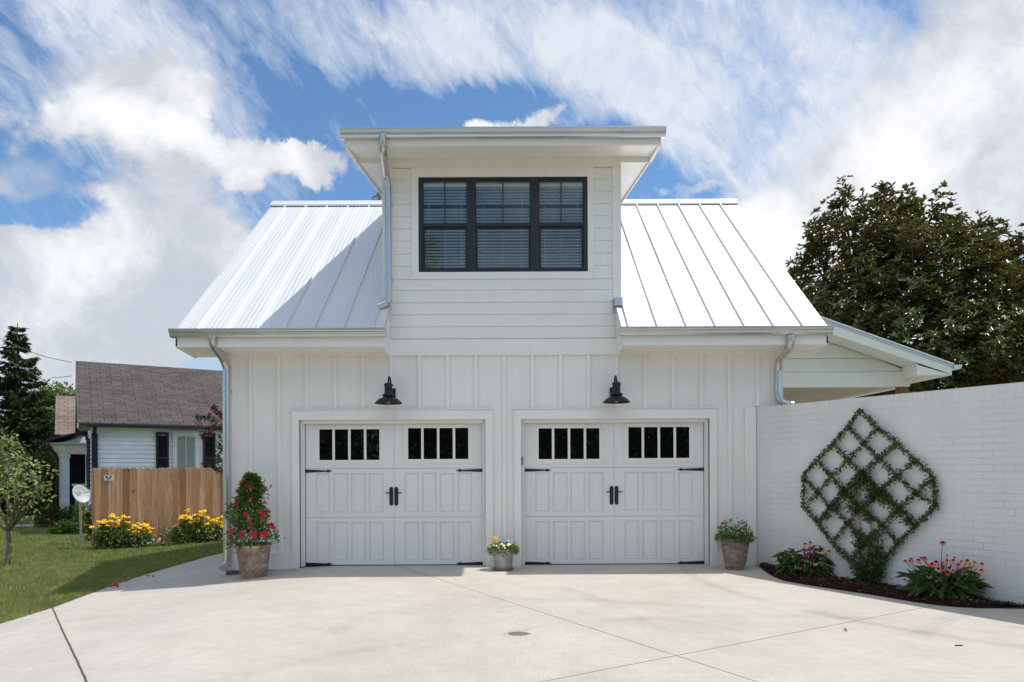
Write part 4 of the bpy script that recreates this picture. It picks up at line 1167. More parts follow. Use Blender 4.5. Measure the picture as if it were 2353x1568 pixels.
for zx, zy, k in ((480,285,7),(325,370,4),(940,405,3),(1078,310,2)):
    u, v = (1760+zx/9.8)*.9191, (1280+zy/9.8)*.9191
    c = S(u, v, -.46); m = MB()
    for j in range(k):
        q = c+Vector((fr.uniform(-.022,.022), fr.uniform(-.02,.02), fr.uniform(-.015,.015))); flower_mesh(m, q, (fr.uniform(-.5,.5),-.8,.6), .016, 5, .1, .006, j)
    build('flower', m, M['redp'], rp, fixn=False)

# zinc bucket
b0 = S(1156,1309,-.36)
bk = thing('flower_bucket', 'galvanised bucket of orange and white flowers between the two garage doors', 'flower bucket', (b0.x,-.36,0))
m = MB(); m.lathe([(.001,.022),(.118,.022),(.122,.026),(.150,.275),(.155,.285),(.149,.289),(.144,.28),(.138,.25),(.001,.25)], (b0.x,-.36,0), 40)
build('bucket', m, M['zinc'], bk, smooth='auto')
m = MB(); m.lathe([(.001,.0),(.135,.0),(.15,.012),(.15,.021),(.001,.021)], (b0.x,-.36,0), 32); build('saucer', m, m_simple('terracotta_saucer', (.25,.11,.06), .8), bk, smooth='auto')
m = MB(); m.tube([(b0.x+.02+.125*math.cos(a), -.36+.03*math.sin(a), .285+.135*math.sin(a)) for a in np.linspace(0,PI,22)], .0038, 6); build('handle', m, M['galv'], bk, smooth=True)
n = 620; a = rng.uniform(0,2*PI,n); r = np.sqrt(rng.random(n))*.19
P = np.stack([b0.x+np.cos(a)*r*1.1, -.36+np.sin(a)*r*.8, .27+rng.random(n)*.12*(1-(r/.25)**2)-.06*(r>.14)*rng.random(n)],1)
D = np.stack([np.cos(a), np.sin(a), rng.uniform(-.7,.8,n)],1)+rng.normal(size=(n,3))*.3; N = rng.normal(size=(n,3))*.5+[0,-.2,.9]
leaves('foliage', P, D, N, rng.uniform(.03,.055,n), rng.uniform(.012,.02,n), M['l_tree'], bk)
m = MB()
for i in range(10):
    a = i*2.4; m.tube([(b0.x+.04*math.cos(a),-.36+.04*math.sin(a),.24),(b0.x+.13*math.cos(a),-.36+.1*math.sin(a),.36)], .003, 5)
build('stem', m, M['stem'], bk)
for zx, zy, r, mt in ((620,490,30,'yellow'),(690,515,34,'yellow'),(550,555,18,'orange'),(545,600,26,'yellow'),(640,580,28,'yellow'),(580,610,24,'orange'),(620,615,30,'yellow'),(680,620,30,'yellow'),(465,675,24,'orange'),(505,700,28,'yellow'),(575,740,22,'orange'),(780,700,24,'yellow'),(615,715,30,'whitep'),(685,725,28,'whitep'),(745,780,30,'whitep'),(765,878,30,'whitep'),(840,672,28,'whitep'),(895,725,34,'whitep'),(1020,695,36,'whitep'),(1055,680,24,'whitep'),(1085,690,26,'orange'),(1210,630,30,'orange'),(1130,660,18,'orange'),(1250,695,30,'yellow'),(1310,770,28,'orange'),(1015,855,18,'whitep'),(920,790,22,'whitep')):
    u, v = (1180+zx/11.2)*.9191, (1300+zy/11.2)*.9191
    c0 = S(u, v, -.36); dx = c0.x-b0.x
    yy = -.36 - math.sqrt(max(.0004, .15**2-dx**2))*(.75 if zy > 640 else .2); c = S(u, v, yy); rad = r/11.2*.9191/FPX*9.6*1.25
    m = MB(); flower_mesh(m, c, (fr.uniform(-.3,.3),-1,.5), rad, 9, .1, rad*.3, fr.random()); flower_mesh(m, c+Vector((0,-.003,.002)), (0,-1,.5), rad*.7, 8, -.1, rad*.25, fr.random())
    build('flower', m, M[mt], bk, fixn=False)
# ------------------------------------------------------------------ cedar fence
f0 = Vector((-9.83, 6.05)); fa = R_(17); fd = Vector((math.cos(fa), math.sin(fa)))
def FW(s, o, z): return Vector((f0.x+fd.x*s+fd.y*o, f0.y+fd.y*s-fd.x*o, z))   # o>0 towards the camera
FZT = 1.462
fe = thing('wooden_fence', 'tan cedar picket fence with dog-eared boards behind the yellow flowers', 'fence', (f0.x, f0.y, -.4), fa)
m = MB(); NB = 31; rr = random.Random(3)
for i in range(NB):
    x0 = i*PITCH+.0015; x1 = (i+1)*PITCH-.002-rr.random()*.004*(i<12); zt_ = FZT-.0+rr.uniform(-.008,.008)-.012*max(0,i-18)/12*0
    zb_ = g(FW(x0,0,0).x)-.03
    poly = [(x0,zb_),(x1,zb_),(x1,zt_-.025),(x1-.028,zt_),(x0+.028,zt_),(x0,zt_-.025)]
    k = len(poly); yo = rr.uniform(0,.004)
    vs = [FW(a, .018+yo, b) for a,b in poly]+[FW(a, .0, b) for a,b in poly]
    m.add(vs, [tuple(range(k)), tuple(range(2*k-1,k-1,-1))]+[(j,(j+1)%k,(j+1)%k+k,j+k) for j in range(k)])
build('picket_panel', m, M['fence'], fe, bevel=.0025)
m = MB()
for z in (-.1, .6, 1.25): m.obox(FW(0,-.022,z), FW(NB*PITCH,-.022,z), .04, .085)
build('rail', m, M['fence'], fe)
for s in (.02, 2.4, NB*PITCH-.05):
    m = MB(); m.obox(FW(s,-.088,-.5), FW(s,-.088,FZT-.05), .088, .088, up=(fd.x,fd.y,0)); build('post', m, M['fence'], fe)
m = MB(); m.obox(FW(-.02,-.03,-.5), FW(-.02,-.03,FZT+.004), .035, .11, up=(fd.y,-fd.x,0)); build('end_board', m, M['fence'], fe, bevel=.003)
# sign on the fence
def onF(u, v, off=.03):
    q = (f0.x+fd.y*off, f0.y-fd.x*off); s, z = onwall(u, v, q, (fd.x, fd.y)); return s, z
s0, z1 = onF(238.9,1093.2); s1, z0 = onF(261.4,1104.9)
sg = thing('security_sign', 'small white metal sign with a blue winged V mark on the fence', 'sign', tuple(FW((s0+s1)/2,.03,z0)), fa)
m = MB(); vs = [FW(a,o,b) for o in (.0285,.0245) for a,b in ((s0,z0),(s1,z0),(s1,z1),(s0,z1))]
m.add(vs, [(0,1,2,3),(7,6,5,4),(0,4,5,1),(1,5,6,2),(2,6,7,3),(3,7,4,0)]); build('plate', m, m_simple('white_enamel', (.72,.73,.75), .3), sg, bevel=.001)
def sp(px, py, o=.031): return FW(s0+(px-1180)/(1495-1180)*(s1-s0), o, z1-(py-255)/(418-255)*(z1-z0))
m = MB()
for poly in ([(1210,285),(1265,285),(1333,335),(1333,368)], [(1455,285),(1400,285),(1333,335),(1333,368)], [(1232,274),(1300,274),(1312,290),(1215,290)], [(1366,274),(1430,274),(1450,290),(1355,290)]):
    m.add([sp(*q) for q in poly], [tuple(range(len(poly)))])
m.add([sp(*q) for q in ((1322,295),(1344,295),(1344,312),(1322,312))], [(0,1,2,3)])
for k, (a, b) in enumerate(((1268,1284),(1290,1302),(1308,1326),(1336,1350),(1356,1366),(1372,1392),(1398,1408))):
    m.add([sp(a,380), sp(b,380), sp(b,392), sp(a,392)], [(0,1,2,3)])
build('printed_mark', m, m_simple('sign_blue', (.012,.045,.20), .4), sg, solid=.001)

# ------------------------------------------------------------------ yellow coneflowers by the fence
def offx(zx, zy): return (220+zx/6.723)*.9191, (1240+zy/6.723)*.9191
def rud(label, base, cells, nhead, leafn, seed, rx, hh, rest):
    rng = np.random.default_rng(seed); rd = random.Random(seed)
    t = thing('yellow_coneflower_plant', label, 'flower plant', base, 0, 'yellow coneflowers along the fence'); B = Vector(base)
    st = MB()
    for i in range(nhead):
        cx, cy, rx_, ry_ = rd.choices(cells, weights=[c[2]*c[3] for c in cells])[0]
        a = rd.uniform(0,2*PI); q = math.sqrt(rd.random()); u, v = offx(cx+q*rx_*math.cos(a), cy+q*ry_*math.sin(a))
        p = S(u, v, B.y + rd.uniform(-.22,.16))
        b = B+Vector(((p.x-B.x)*.6+rd.uniform(-.05,.05), rd.uniform(-.1,.1), 0))
        st.tube([b, b.lerp(p,.6)+Vector((rd.uniform(-.02,.02),0,0)), p], [.005,.004,.003], 4)
        m = MB(); R0 = rd.uniform(.046,.062); nv = (rd.uniform(-.5,.5), rd.uniform(-.9,.1), 1)
        flower_mesh(m, p, nv, R0, 9, rd.uniform(.1,.6), R0*.2, rd.random()); fl = build('flower', m, M['yellow'], t, fixn=False)
        m = MB(); ball(m, p+Vector(nv).normalized()*.006, .011, 6, 4); build('flower_cone', m, M['conedark'], fl, smooth=True)
    build('stem', st, M['stem'], t)
    n = leafn; a = rng.uniform(0,2*PI,n); r = np.sqrt(rng.random(n)); h = rng.random(n)**.8*hh
    P = np.stack([B.x+np.cos(a)*r*rx, B.y+np.sin(a)*r*.25, B.z+h*(1-.35*r**2)],1)
    D = np.stack([np.cos(a), np.sin(a), rng.normal(size=n)*.5+.1],1)+rng.normal(size=(n,3))*.5; N = rng.normal(size=(n,3))*.5+[0,-.3,1]
    leaves('foliage', P, D, N, rng.uniform(.06,.12,n), rng.uniform(.025,.045,n), M[rest], t, droop=.3)
def fb(zx, off):
    u, _ = offx(zx, 0); s, z = onF(u, 1200, off); p = FW(s, off, 0); p.z = g(p.x)-.02; return tuple(p)
rud('tall yellow coneflower clump at the open end of the fence below the sign', fb(430,.38), [(250,440,80,60),(370,320,60,25),(330,450,90,50),(480,390,55,45),(620,370,65,45),(490,490,65,40),(320,580,40,25),(670,440,55,30),(540,545,60,35),(655,560,45,30),(160,590,30,20),(60,520,40,20),(90,590,25,25),(235,490,50,30)], 72, 900, 31, .42, .62, 'l_tree')
rud('lower yellow coneflower clump with drooping heads left of the white daisies', fb(800,.42), [(880,490,120,55),(1000,560,70,40),(790,610,60,30),(690,655,40,30),(600,680,35,30),(750,710,25,20),(960,600,50,35),(1060,545,40,15),(760,520,45,20)], 42, 620, 32, .34, .46, 'l_hosta')
rud('tall yellow coneflower clump in front of the middle of the fence', fb(1760,.38), [(1560,350,75,55),(1690,235,55,25),(1640,370,90,50),(1790,300,50,40),(1925,280,65,50),(1800,400,65,40),(1640,490,45,28),(1980,350,50,28),(1840,445,55,35),(1960,470,50,30),(1750,440,50,20),(1470,495,30,20),(1410,495,22,12)], 72, 820, 33, .40, .60, 'l_tree')
rud('yellow coneflower clump half hidden by the garage downspout', fb(2160,.40), [(2190,410,110,50),(2100,520,55,35),(2250,480,50,45),(2000,560,35,28),(1910,585,35,28),(2060,615,25,18),(2250,370,50,30)], 40, 650, 34, .36, .45, 'l_hosta')
# low plants
rng = np.random.default_rng(77)
hs = thing('hosta_border', 'low border of white-edged leaves between the yellow flower clumps', 'ground plants', fb(1480,.5))
P = []; D = []
for zx in np.linspace(1210, 1930, 17):
    c = np.array(fb(zx+rng.uniform(-15,15), .55+rng.uniform(-.12,.08))); k = 22
    a = rng.uniform(0,2*PI,k); P.append(c+np.stack([np.cos(a)*.03,np.sin(a)*.03,np.full(k,.03)],1)); D.append(np.stack([np.cos(a),np.sin(a),rng.uniform(.3,1.4,k)],1))
P = np.concatenate(P); D = np.concatenate(D); N = rng.normal(size=P.shape)*.25+[0,-.2,1]
leaves('foliage', P, D, N, rng.uniform(.08,.15,len(P)), rng.uniform(.025,.045,len(P)), M['l_hosta'], hs, droop=.4)
n = 260; c = np.array(fb(1370,.28)); P = c+np.stack([rng.normal(size=n)*.13, rng.normal(size=n)*.08, rng.random(n)*.42],1)
leaves('foliage', P, rng.normal(size=(n,3))+[0,0,.3], rng.normal(size=(n,3))*.5+[0,-.3,1], rng.uniform(.05,.1,n), rng.uniform(.02,.035,n), M['l_hosta'], hs)
for i, (zx, zy, lab) in enumerate(((1040,800,'three white daisies in the grass at the foot of the fence'),(1190,745,'pair of white daisies beside the leafy border at the foot of the fence'))):
    u, v = offx(zx, zy); b = Vector(fb(zx, .55)); t = thing('daisy_plant', lab, 'daisies', tuple(b))
    st = MB()
    for (dx, dy) in ((-25,-10),(15,-10),(5,8)) if i == 0 else ((15,-20),(0,20),(-90,-10)):
        uu_, vv_ = offx(zx+dx, zy+dy); p = S(uu_, vv_, b.y); st.tube([b, p], .003, 4)
        m = MB(); flower_mesh(m, p, (0,-1,.6), .026, 10, .0, .007, dx); f = build('flower', m, M['whitep'], t, fixn=False)
        m = MB(); ball(m, p+Vector((0,-.003,.002)), .006, 6, 4); build('flower_cone', m, M['yellow'], f, smooth=True)
    build('stem', st, M['stem'], t)
    n = 90; P = np.array(b)+np.stack([rng.normal(size=n)*.07, rng.normal(size=n)*.05, rng.random(n)*.08],1)
    leaves('foliage', P, rng.normal(size=(n,3))+[0,0,.5], rng.normal(size=(n,3))+[0,0,1], .05, .018, M['l_green'], t)

# ------------------------------------------------------------------ satellite dish on its pole
dp = G(185,1250)
dy = dp.y
sd = thing('satellite_dish', 'pale grey satellite dish on a steel pole left of the fence', 'satellite dish', tuple(dp))
m = MB(); top = S(184,1150,dy+.03); m.tube([dp+Vector((0,.03,-.05)), top], .027, 12); m.tube([top, S(187,1138,dy)], .02, 8); build('pole', m, M['galv'], sd, smooth='auto')
dc = S(187,1135.5,dy-.05); nz = Vector((.80,-.42,.40)).normalized()
up = Vector((-.42,.0,1)); up = (up-nz*up.dot(nz)).normalized(); sx = up.cross(nz)
m = MB(); rows = []
for i in range(9):
    r = i/8; row = []
    for k in range(33):
        a = 2*PI*k/32; row.append(dc + sx*(.205*r*math.cos(a)) + up*(.245*r*math.sin(a)) - nz*(.05*(1-r*r)))
    rows.append(row)
m.grid(rows); build('reflector', m, M['dish'], sd, smooth=True, solid=.006)
m = MB(); tip = S(232,1141,dy-.34); m.tube([dc-up*.24, tip], .010, 6); m.tube([tip-(tip-dc)*.02, tip+Vector((.0,.0,.05)), tip+Vector((-.05,.02,.07))], .02, 8); build('feed_arm', m, M['galv'], sd, smooth='auto')
m = MB()
def dq(a, b):
    rr2 = (a/.205)**2+(b/.245)**2; return dc+sx*a+up*b-nz*(.05*(1-rr2))+nz*.006
rd = random.Random(5)
for row, (b0_, n_, h_) in enumerate(((.045,10,.022),(.012,9,.014),(-.012,7,.012))):
    x = -.11+row*.008
    for k in range(n_):
        w = rd.uniform(.008,.015)
        if rd.random() < .88: m.add([dq(x,b0_), dq(x+w,b0_), dq(x+w,b0_+h_*rd.uniform(.6,1)), dq(x,b0_+h_)], [(0,1,2,3)])
        x += w+.004
m.tube([dq(-.12+.012*math.cos(a), .085+.018*math.sin(a)) for a in np.linspace(0,5,12)], .0035, 4)
build('lettering', m, m_simple('dark_grey_print', (.07,.07,.08), .5), sd)
hb = S(193,1230,dy-.05)
hs2 = thing('yellow_cable', 'yellow cable looped and tied to the dish pole', 'cable', tuple(dp+Vector((.05,-.04,0))))
P_ = lambda a, b: S((170+a/13.07)*.9191, (1170+b/13.07)*.9191, dy-.06)
m = MB(); m.tube(smooth_path([P_(440,1900), P_(445,1650), P_(465,1520), P_(500,1400), P_(550,1330), P_(600,1320), P_(610,1380), P_(575,1480), P_(540,1500), P_(530,1450), P_(575,1400)], 6), .012, 8)
build('loop', m, m_simple('yellow_cable_skin', (.60,.38,.05), .5), hs2, smooth=True)

# ------------------------------------------------------------------ old neighbouring house
HO = Vector((-12.6, 10.5, -.5)); HA = R_(33)
hx_, hy_ = Vector((math.cos(HA), math.sin(HA))), Vector((-math.sin(HA), math.cos(HA)))
ho = thing('old_house', 'older white clapboard house with brown shingle roof and black gutters behind the fence', 'house', tuple(HO), HA)
def onH(u, v): s, z = onwall(u, v, (HO.x, HO.y), (hx_.x, hx_.y)); return s, z-HO.z
def hb_(name, m, mat, par=None, **k): return build(name, m, mat, par or ho, world=False, **k)
Lh, Dh = 14.0, 8.0
ez = 3.30; ryd = Dh/2
m = MB(); m.box(0,Lh,0,Dh,.42,ez-.02)
m.prism([(0,ez-.02),(Dh,ez-.02),(ryd,ez-.02+ryd*.54)], .01, Lh-.01, 'x'); hb_('wall', m, M['siding'])
m = MB(); m.box(.03,Lh-.03,.03,Dh-.03,-.15,.419); hb_('foundation', m, m_simple('dark_foundation', (.03,.028,.028), .9))
m = MB(); z = .42
while z < ez-.18:
    m.prism([(-.001,z),(-.034,z),(-.006,z+.126),(-.001,z+.126)], .10, Lh, 'x')
    z += .132
z = .42
while z < ez-.18:
    m.prism([(-.001,z),(-.034,z),(-.006,z+.126),(-.001,z+.126)], .10, Dh, 'y'); z += .132
hb_('clapboard', m, M['siding'])
m = MB(); m.box(-.03,.10,-.03,-.0005,.40,ez-.18); m.box(-.03,-.0005,-.0004,.10,.40,ez-.18); m.box(-.03,Lh,-.035,-.0005,ez-.20,ez-.02); m.box(-.035,-.0005,-.0,Dh,ez-.20,ez-.02)
hb_('corner_board', m, m_simple('white_corner_board', (.74,.75,.77), .5), bevel=.004)
OVF, OVS = .34, .38
rz = lambda y: ez+.02 + (y+OVF)*.545
m = MB(); yr = ryd; zrd = rz(yr)
m.prism([(-OVF, rz(-OVF)), (yr, zrd), (yr, zrd-.03), (-OVF, rz(-OVF)-.03)], -OVS, Lh+.3, 'x')
m.prism([(2*yr+OVF, rz(-OVF)), (yr, zrd+.0), (yr, zrd-.03), (2*yr+OVF, rz(-OVF)-.03)], -OVS, Lh+.3, 'x')
hb_('roof', m, M['shingle'])
m = MB(); m.box(-OVS+.03, Lh, -OVF+.03, -.036, ez-.04, ez-.02); m.box(-OVS+.03,-.036,-OVF+.03, .0, ez-.04, ez-.02)
m.box(-OVS, -OVS+.03, -OVF+.02, .35, ez-.16, ez-.0); m.box(-OVS+.031, -.04, .30, .34, ez-.2, ez+.3)
hb_('soffit', m, M['cream'])
m = MB()
for s in (1,):
    m.prism([(-OVF, rz(-OVF)-.031),(yr, zrd-.031),(yr, zrd-.20),(-OVF, rz(-OVF)-.17)], -OVS, -OVS+.03, 'x')
    m.prism([(2*yr+OVF, rz(-OVF)-.031),(yr, zrd-.031),(yr, zrd-.20),(2*yr+OVF, rz(-OVF)-.17)], -OVS, -OVS+.03, 'x')
hb_('rake_board', m, m_simple('grey_white_rake', (.55,.57,.58), .6))
m = MB(); m.box(-OVS+.22, Lh+.3, -OVF-.11, -OVF, ez-.12, ez+.0)
hb_('gutter', m, M['blackgut'], bevel=.02)
m = MB(); m.tube([(.06,-.36,ez-.1),(.06,-.34,ez-.2),(.06,-.08,ez-.34)], .055, 8); m.box(-.02,.14,-.12,-.031,.1,ez-.30); m.box(-.02,.02,-.11,-.06,2.0,2.04)
hb_('downspout', m, M['blackgut'], bevel=.01)
# nest of dead twigs where the pipe meets the gutter
rng = np.random.default_rng(6); n = 150
# window and shutters
wz1 = onH(420,999)[1]; wz0 = wz1-1.5
sA, sB = onH(398,1050)[0], onH(455,1050)[0]
m = MB(); m.holed(sA-.02, sB+.02, wz0-.06, wz1+.07, -.05, -.003, [(sA+.09, sB-.09, wz0+.05, wz1-.05)]); m.box(sA-.06,sB+.06,-.075,-.003,wz1+.071,wz1+.12); m.box(sA-.05,sB+.05,-.09,-.003,wz0-.11,wz0-.061)
wf = hb_('window', m, m_simple('white_window_frame', (.70,.71,.72), .5), bevel=.004)
m = MB(); a, b = sA+.0905, sB-.0905; m.holed(a, b, wz0+.0505, wz1-.0505, -.03, -.004, [(a+.03,(a+b)/2-.018,wz0+.08,wz1-.08),((a+b)/2+.018,b-.03,wz0+.08,wz1-.08)]); hb_('sash', m, m_simple('grey_sash', (.5,.52,.52), .5), wf)
m = MB(); z = wz0+.06
while z < wz1-.09: m.prism([(-.012,z),(-.003,z+.0),(-.007,z+.042),(-.012,z+.042)], a+.031, b-.031, 'x'); z += .048
hb_('blind', m, M['shade'], wf); wf.location.y -= .045
for (u0, u1) in ((358,387.5),(466,494.5)):
    q0, q1 = onH(u0,1050)[0], onH(u1,1050)[0]
    m = MB(); m.holed(q0, q1, wz0-.05, wz1+.06, -.06, -.004, [(q0+.06, q1-.06, wz0+.02, (wz0+wz1)/2-.04),(q0+.06, q1-.06, (wz0+wz1)/2+.04, wz1-.02)])
    z = wz0+.02
    while z < wz1-.05:
        m.prism([(-.05,z),(-.045,z-.004),(-.012,z+.028),(-.017,z+.034)], q0+.0605, q1-.0605, 'x'); z += .04
    hb_('shutter', m, M['shutter']).location.y -= .035
# shutters on the gable end
for y0, y1 in ((1.15,1.75),(2.55,3.15)):
    m = MB(); m.box(-.07,-.004,y0,y1,1.3,2.9); z = 1.35
    while z < 2.85: m.box(-.085,-.071,y0+.06,y1-.06,z,z+.025); z += .05
    hb_('shutter', m, M['shutter'])
m = MB(); m.holed(1.9, 2.4, 1.35, 2.85, .0, .03, [(1.95,2.35,1.4,2.8)])
m.v = [(-.05+q[1], q[0], q[2]) for q in m.v]; hb_('window', m, M['siding'])
# side porch
PX, PY0, PY1, pz = -1.12, 3.9, 8.6, 2.95
m = MB()
m.prism([(PX-.1, pz-.02),(-.001,pz+.36),(-.001,pz+.30),(PX-.1,pz-.10)], PY0-.25, PY1, 'y'); 
pr = hb_('porch_roof', m, M['blackgut'], bevel=.01)
m = MB(); m.box(PX-.02,-.025,PY0-.1,PY1,pz-.16,pz-.11); m.box(PX+.1,-.025,PY0,PY0+.2,pz-.50,pz-.161); m.box(PX+.1,PX+.3,PY0+.2,PY1,pz-.50,pz-.161)
hb_('porch_beam', m, m_simple('cream_porch_trim', (.60,.57,.48), .6), bevel=.004)
for yy in (PY0, PY0+2.2):
    m = MB(); m.box(PX+.25,PX+.55,yy,yy+.28,.2,pz-.501); m.box(PX+.22,PX+.58,yy-.03,yy+.31,pz-.60,pz-.52); hb_('column', m, m_simple('white_column', (.66,.67,.68), .5), bevel=.01)
m = MB(); m.tube([(PX-.06,PY0-.22,pz-.1),(PX-.05,PY0-.2,pz-.3),(PX+.16,PY0-.05,pz-.5),(PX+.2,PY0-.05,pz-.7),(PX+.2,PY0-.05,.2)], .05, 8); hb_('porch_downspout', m, M['blackgut'], smooth=True)
m = MB(); m.box(PX+.62,-.03,PY0+.05,PY0+.13,1.34,1.42); m.box(PX+.62,-.03,PY0+.06,PY0+.12,.62,.67); k = PX+.72
while k < -.06: m.box(k,k+.035,PY0+.07,PY0+.11,.671,1.339); k += .17
hb_('railing', m, m_simple('cream_railing', (.66,.64,.52), .5), bevel=.003)
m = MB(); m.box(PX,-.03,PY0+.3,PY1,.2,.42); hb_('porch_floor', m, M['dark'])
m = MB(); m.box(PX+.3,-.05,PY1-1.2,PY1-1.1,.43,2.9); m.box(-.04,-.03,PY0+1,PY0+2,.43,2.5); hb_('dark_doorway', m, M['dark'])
m = MB(); m.prism([(8.7,ez+.2),(11.2,ez+1.75),(13.7,ez+.2)], -.85, -.01, 'x'); m.box(-.85,-.02,8.9,13.5,.1,ez+.2); hb_('rear_wing', m, M['siding'])
m = MB()
m.prism([(8.35, ez-.02),(11.2, ez+1.76),(11.2,ez+1.79),(8.35,ez+.02)], -1.05, -.005, 'x'); m.prism([(14.05, ez-.02),(11.2, ez+1.761),(11.2,ez+1.79),(14.05,ez+.02)], -1.05, -.005, 'x'); hb_('rear_roof', m, M['shingle2'])

# utility wires
wires = []
for k, (pts, lab) in enumerate((([(-60,742,26),(0,817-40,26),(88,865-50,25.0),(164,833,24.2)], 'highest black utility wire reaching the old house roof'),
                                ([(-60,800,30),(0,820,30),(60,851,28),(120,886,26),(152,903,25)], 'lower sagging utility wire in front of the spruce'),
                                ([(118,868,30),(140,867,27),(166,864,24.5)], 'short level utility wire meeting the old house gable'))):
    P3 = [S(u, v, d-10) for u, v, d in pts]
    m = MB(); m.tube(smooth_path(P3, 5), .012, 5); o = build('utility_wire', m, m_simple('wire_grey', (.12,.12,.13), .5), None, loc=tuple(P3[0])); props(o, lab, 'wire', 'utility wires running to the old house')

# ------------------------------------------------------------------ trees and shrubs
def limb(m, a, b, r0, r1, rd, wob=.12, k=5):
    a = Vector(a); b = Vector(b); L = (b-a).length
    pts = [a] + [a.lerp(b, i/k)+Vector((rd.uniform(-1,1),rd.uniform(-1,1),rd.uniform(-.5,.5)))*wob*L*.35 for i in range(1,k)] + [b]
    m.tube(pts, [r0+(r1-r0)*i/k for i in range(k+1)], 7); return pts
def cluster_tree(name, label, cat, base, balls, trunk_r, fork, leafmat, barkmat, nclump, per, L, W, seed, crad=.35, up=.2, rosette=False, group=None, shell=.45):
    """balls: (centre, radii) of the crown; clumps of leaves spread through them"""
    rng = np.random.default_rng(seed); rd = random.Random(seed)
    t = thing(name, label, cat, tuple(base), 0, group); B = Vector(base)
    F = Vector(fork); m = MB()
    m.tube([B-Vector((0,0,.1)), B+Vector((0,0,.02)), B.lerp(F,.5)+Vector((rd.uniform(-.03,.03),0,0)), F], [trunk_r*1.35, trunk_r*1.15, trunk_r, trunk_r*.85], 10)
    vol = np.array([r[0]*r[1]*r[2] for c, r in balls])**.75; vol /= vol.sum()
    CL = []
    for (c, r), q in zip(balls, vol):
        k = max(3, int(nclump*q)); v = in_ball(rng, k); s = np.linalg.norm(v,axis=1,keepdims=True); v = v/np.maximum(s,1e-6)*(s**shell)
        CL.append(np.array(c)+v*np.array(r))
        tip = Vector(c); pts = limb(m, F, F.lerp(tip,.85), trunk_r*.55, trunk_r*.14, rd)
        for j in range(5):
            e = Vector(CL[-1][rd.randrange(k)]); limb(m, pts[rd.choice((2,3,4))], e, trunk_r*.2, trunk_r*.04, rd)
    build('trunk', m, barkmat, t, smooth=True)
    CL = np.concatenate(CL); n = len(CL)*per
    cen = np.repeat(CL, per, 0); ctr = np.array(F)+[0,0,.3]
    if rosette:
        g_ = 6; nr = n//g_; tips = cen[:nr*g_:g_]+in_ball(rng, nr)*crad*(1+rng.random((nr,1)))
        ax = nrm(nrm(tips-ctr)*.7+rng.normal(size=(nr,3))*.45+[0,0,.75]); T = np.repeat(tips, g_, 0); A = np.repeat(ax, g_, 0)
        rnd = rng.normal(size=(nr*g_,3)); pd = nrm(np.cross(A, rnd)); D = nrm(pd+A*rng.uniform(.1,.9,(nr*g_,1))); N = A+pd*-.3
        P = T
    else:
        off = in_ball(rng, n)*crad; P = cen+off; D = nrm(off)+rng.normal(size=(n,3))*.7+[0,0,-.1]; N = rng.normal(size=(n,3))*.55+[0,0,up+.6]+nrm(P-ctr)*.3
    k = len(P)
    leaves('crown', P, D, N, rng.uniform(L[0],L[1],k), rng.uniform(W[0],W[1],k), leafmat, t)
    return t
def px(u, v, D): return tuple(S(u, v, D-10))
def pr_(a, b, D, c=None): return (a/FPX*D, (c or (a+b)/2)/FPX*D, b/FPX*D)
# magnolia behind the wall
D = 22
mg = [(px(1960,560,D), pr_(105,95,D)), (px(2040,510,D+.5), pr_(85,68,D)), (px(2120,520,D), pr_(80,70,D)), (px(1990,700,D-1), pr_(150,110,D)), (px(2150,640,D-1), pr_(150,105,D)),
      (px(1880,640,D), pr_(62,55,D)), (px(1900,740,D+.5), pr_(90,80,D)), (px(2240,560,D), pr_(62,48,D)), (px(2270,660,D-.5), pr_(120,85,D)), (px(2100,790,D-1.5), pr_(190,95,D)), (px(2290,800,D-1), pr_(140,110,D)),
      (px(2340,620,D+.5), pr_(80,62,D)), (px(2400,740,D), pr_(120,130,D)),  (px(2172,520,D), pr_(28,36,D)), (px(1945,870,D+1), pr_(120,70,D)), (px(2200,900,D), pr_(170,70,D)),(px(1862,565,D), pr_(30,26,D)),(px(1905,480,D), pr_(34,30,D)),(px(1938,455,D), pr_(22,26,D)),(px(2025,448,D), pr_(22,26,D)),(px(2100,475,D), pr_(24,30,D)),(px(2225,520,D), pr_(28,20,D)),(px(1830,610,D), pr_(22,18,D)),(px(2320,560,D), pr_(30,26,D)),(px(2262,585,D), pr_(26,20,D)),(px(2050,600,D-1.5), pr_(90,80,D))]
cluster_tree('magnolia_tree', 'large glossy dark magnolia tree behind the brick wall', 'tree', (12.6, D-10, -.1), mg, .26, (12.6, D-10, 3.0), M['l_magnolia'], M['bark'], 1500, 54, (.13,.21), (.05,.075), 51, crad=.23, rosette=True, shell=.75)
D = 30
cluster_tree('broadleaf_tree', 'light green tree glimpsed low behind the magnolia at the right edge', 'tree', (22, D-10, 0), [(px(2330,850,D), pr_(90,70,D)), (px(2380,790,D), pr_(70,60,D)), (px(2240,800,D+1), pr_(80,60,D))], .2, (22,D-10,2.5), M['l_tree'], M['bark'], 260, 34, (.12,.18), (.07,.1), 52, crad=.45)
# tip of a tree over the ridge
D = 27
cluster_tree('broadleaf_tree', 'tip of a green tree just showing over the metal ridge beside the dormer', 'tree', (S(872,500,D-10).x, D-10, 0), [(px(872,475,D), pr_(14,24,D)), (px(878,560,D), pr_(90,80,D)), (px(900,700,D), pr_(130,90,D))], .18, (S(885,500,D-10).x,D-10,4), M['l_tree'], M['bark'], 160, 30, (.10,.16), (.05,.08), 53, crad=.25)
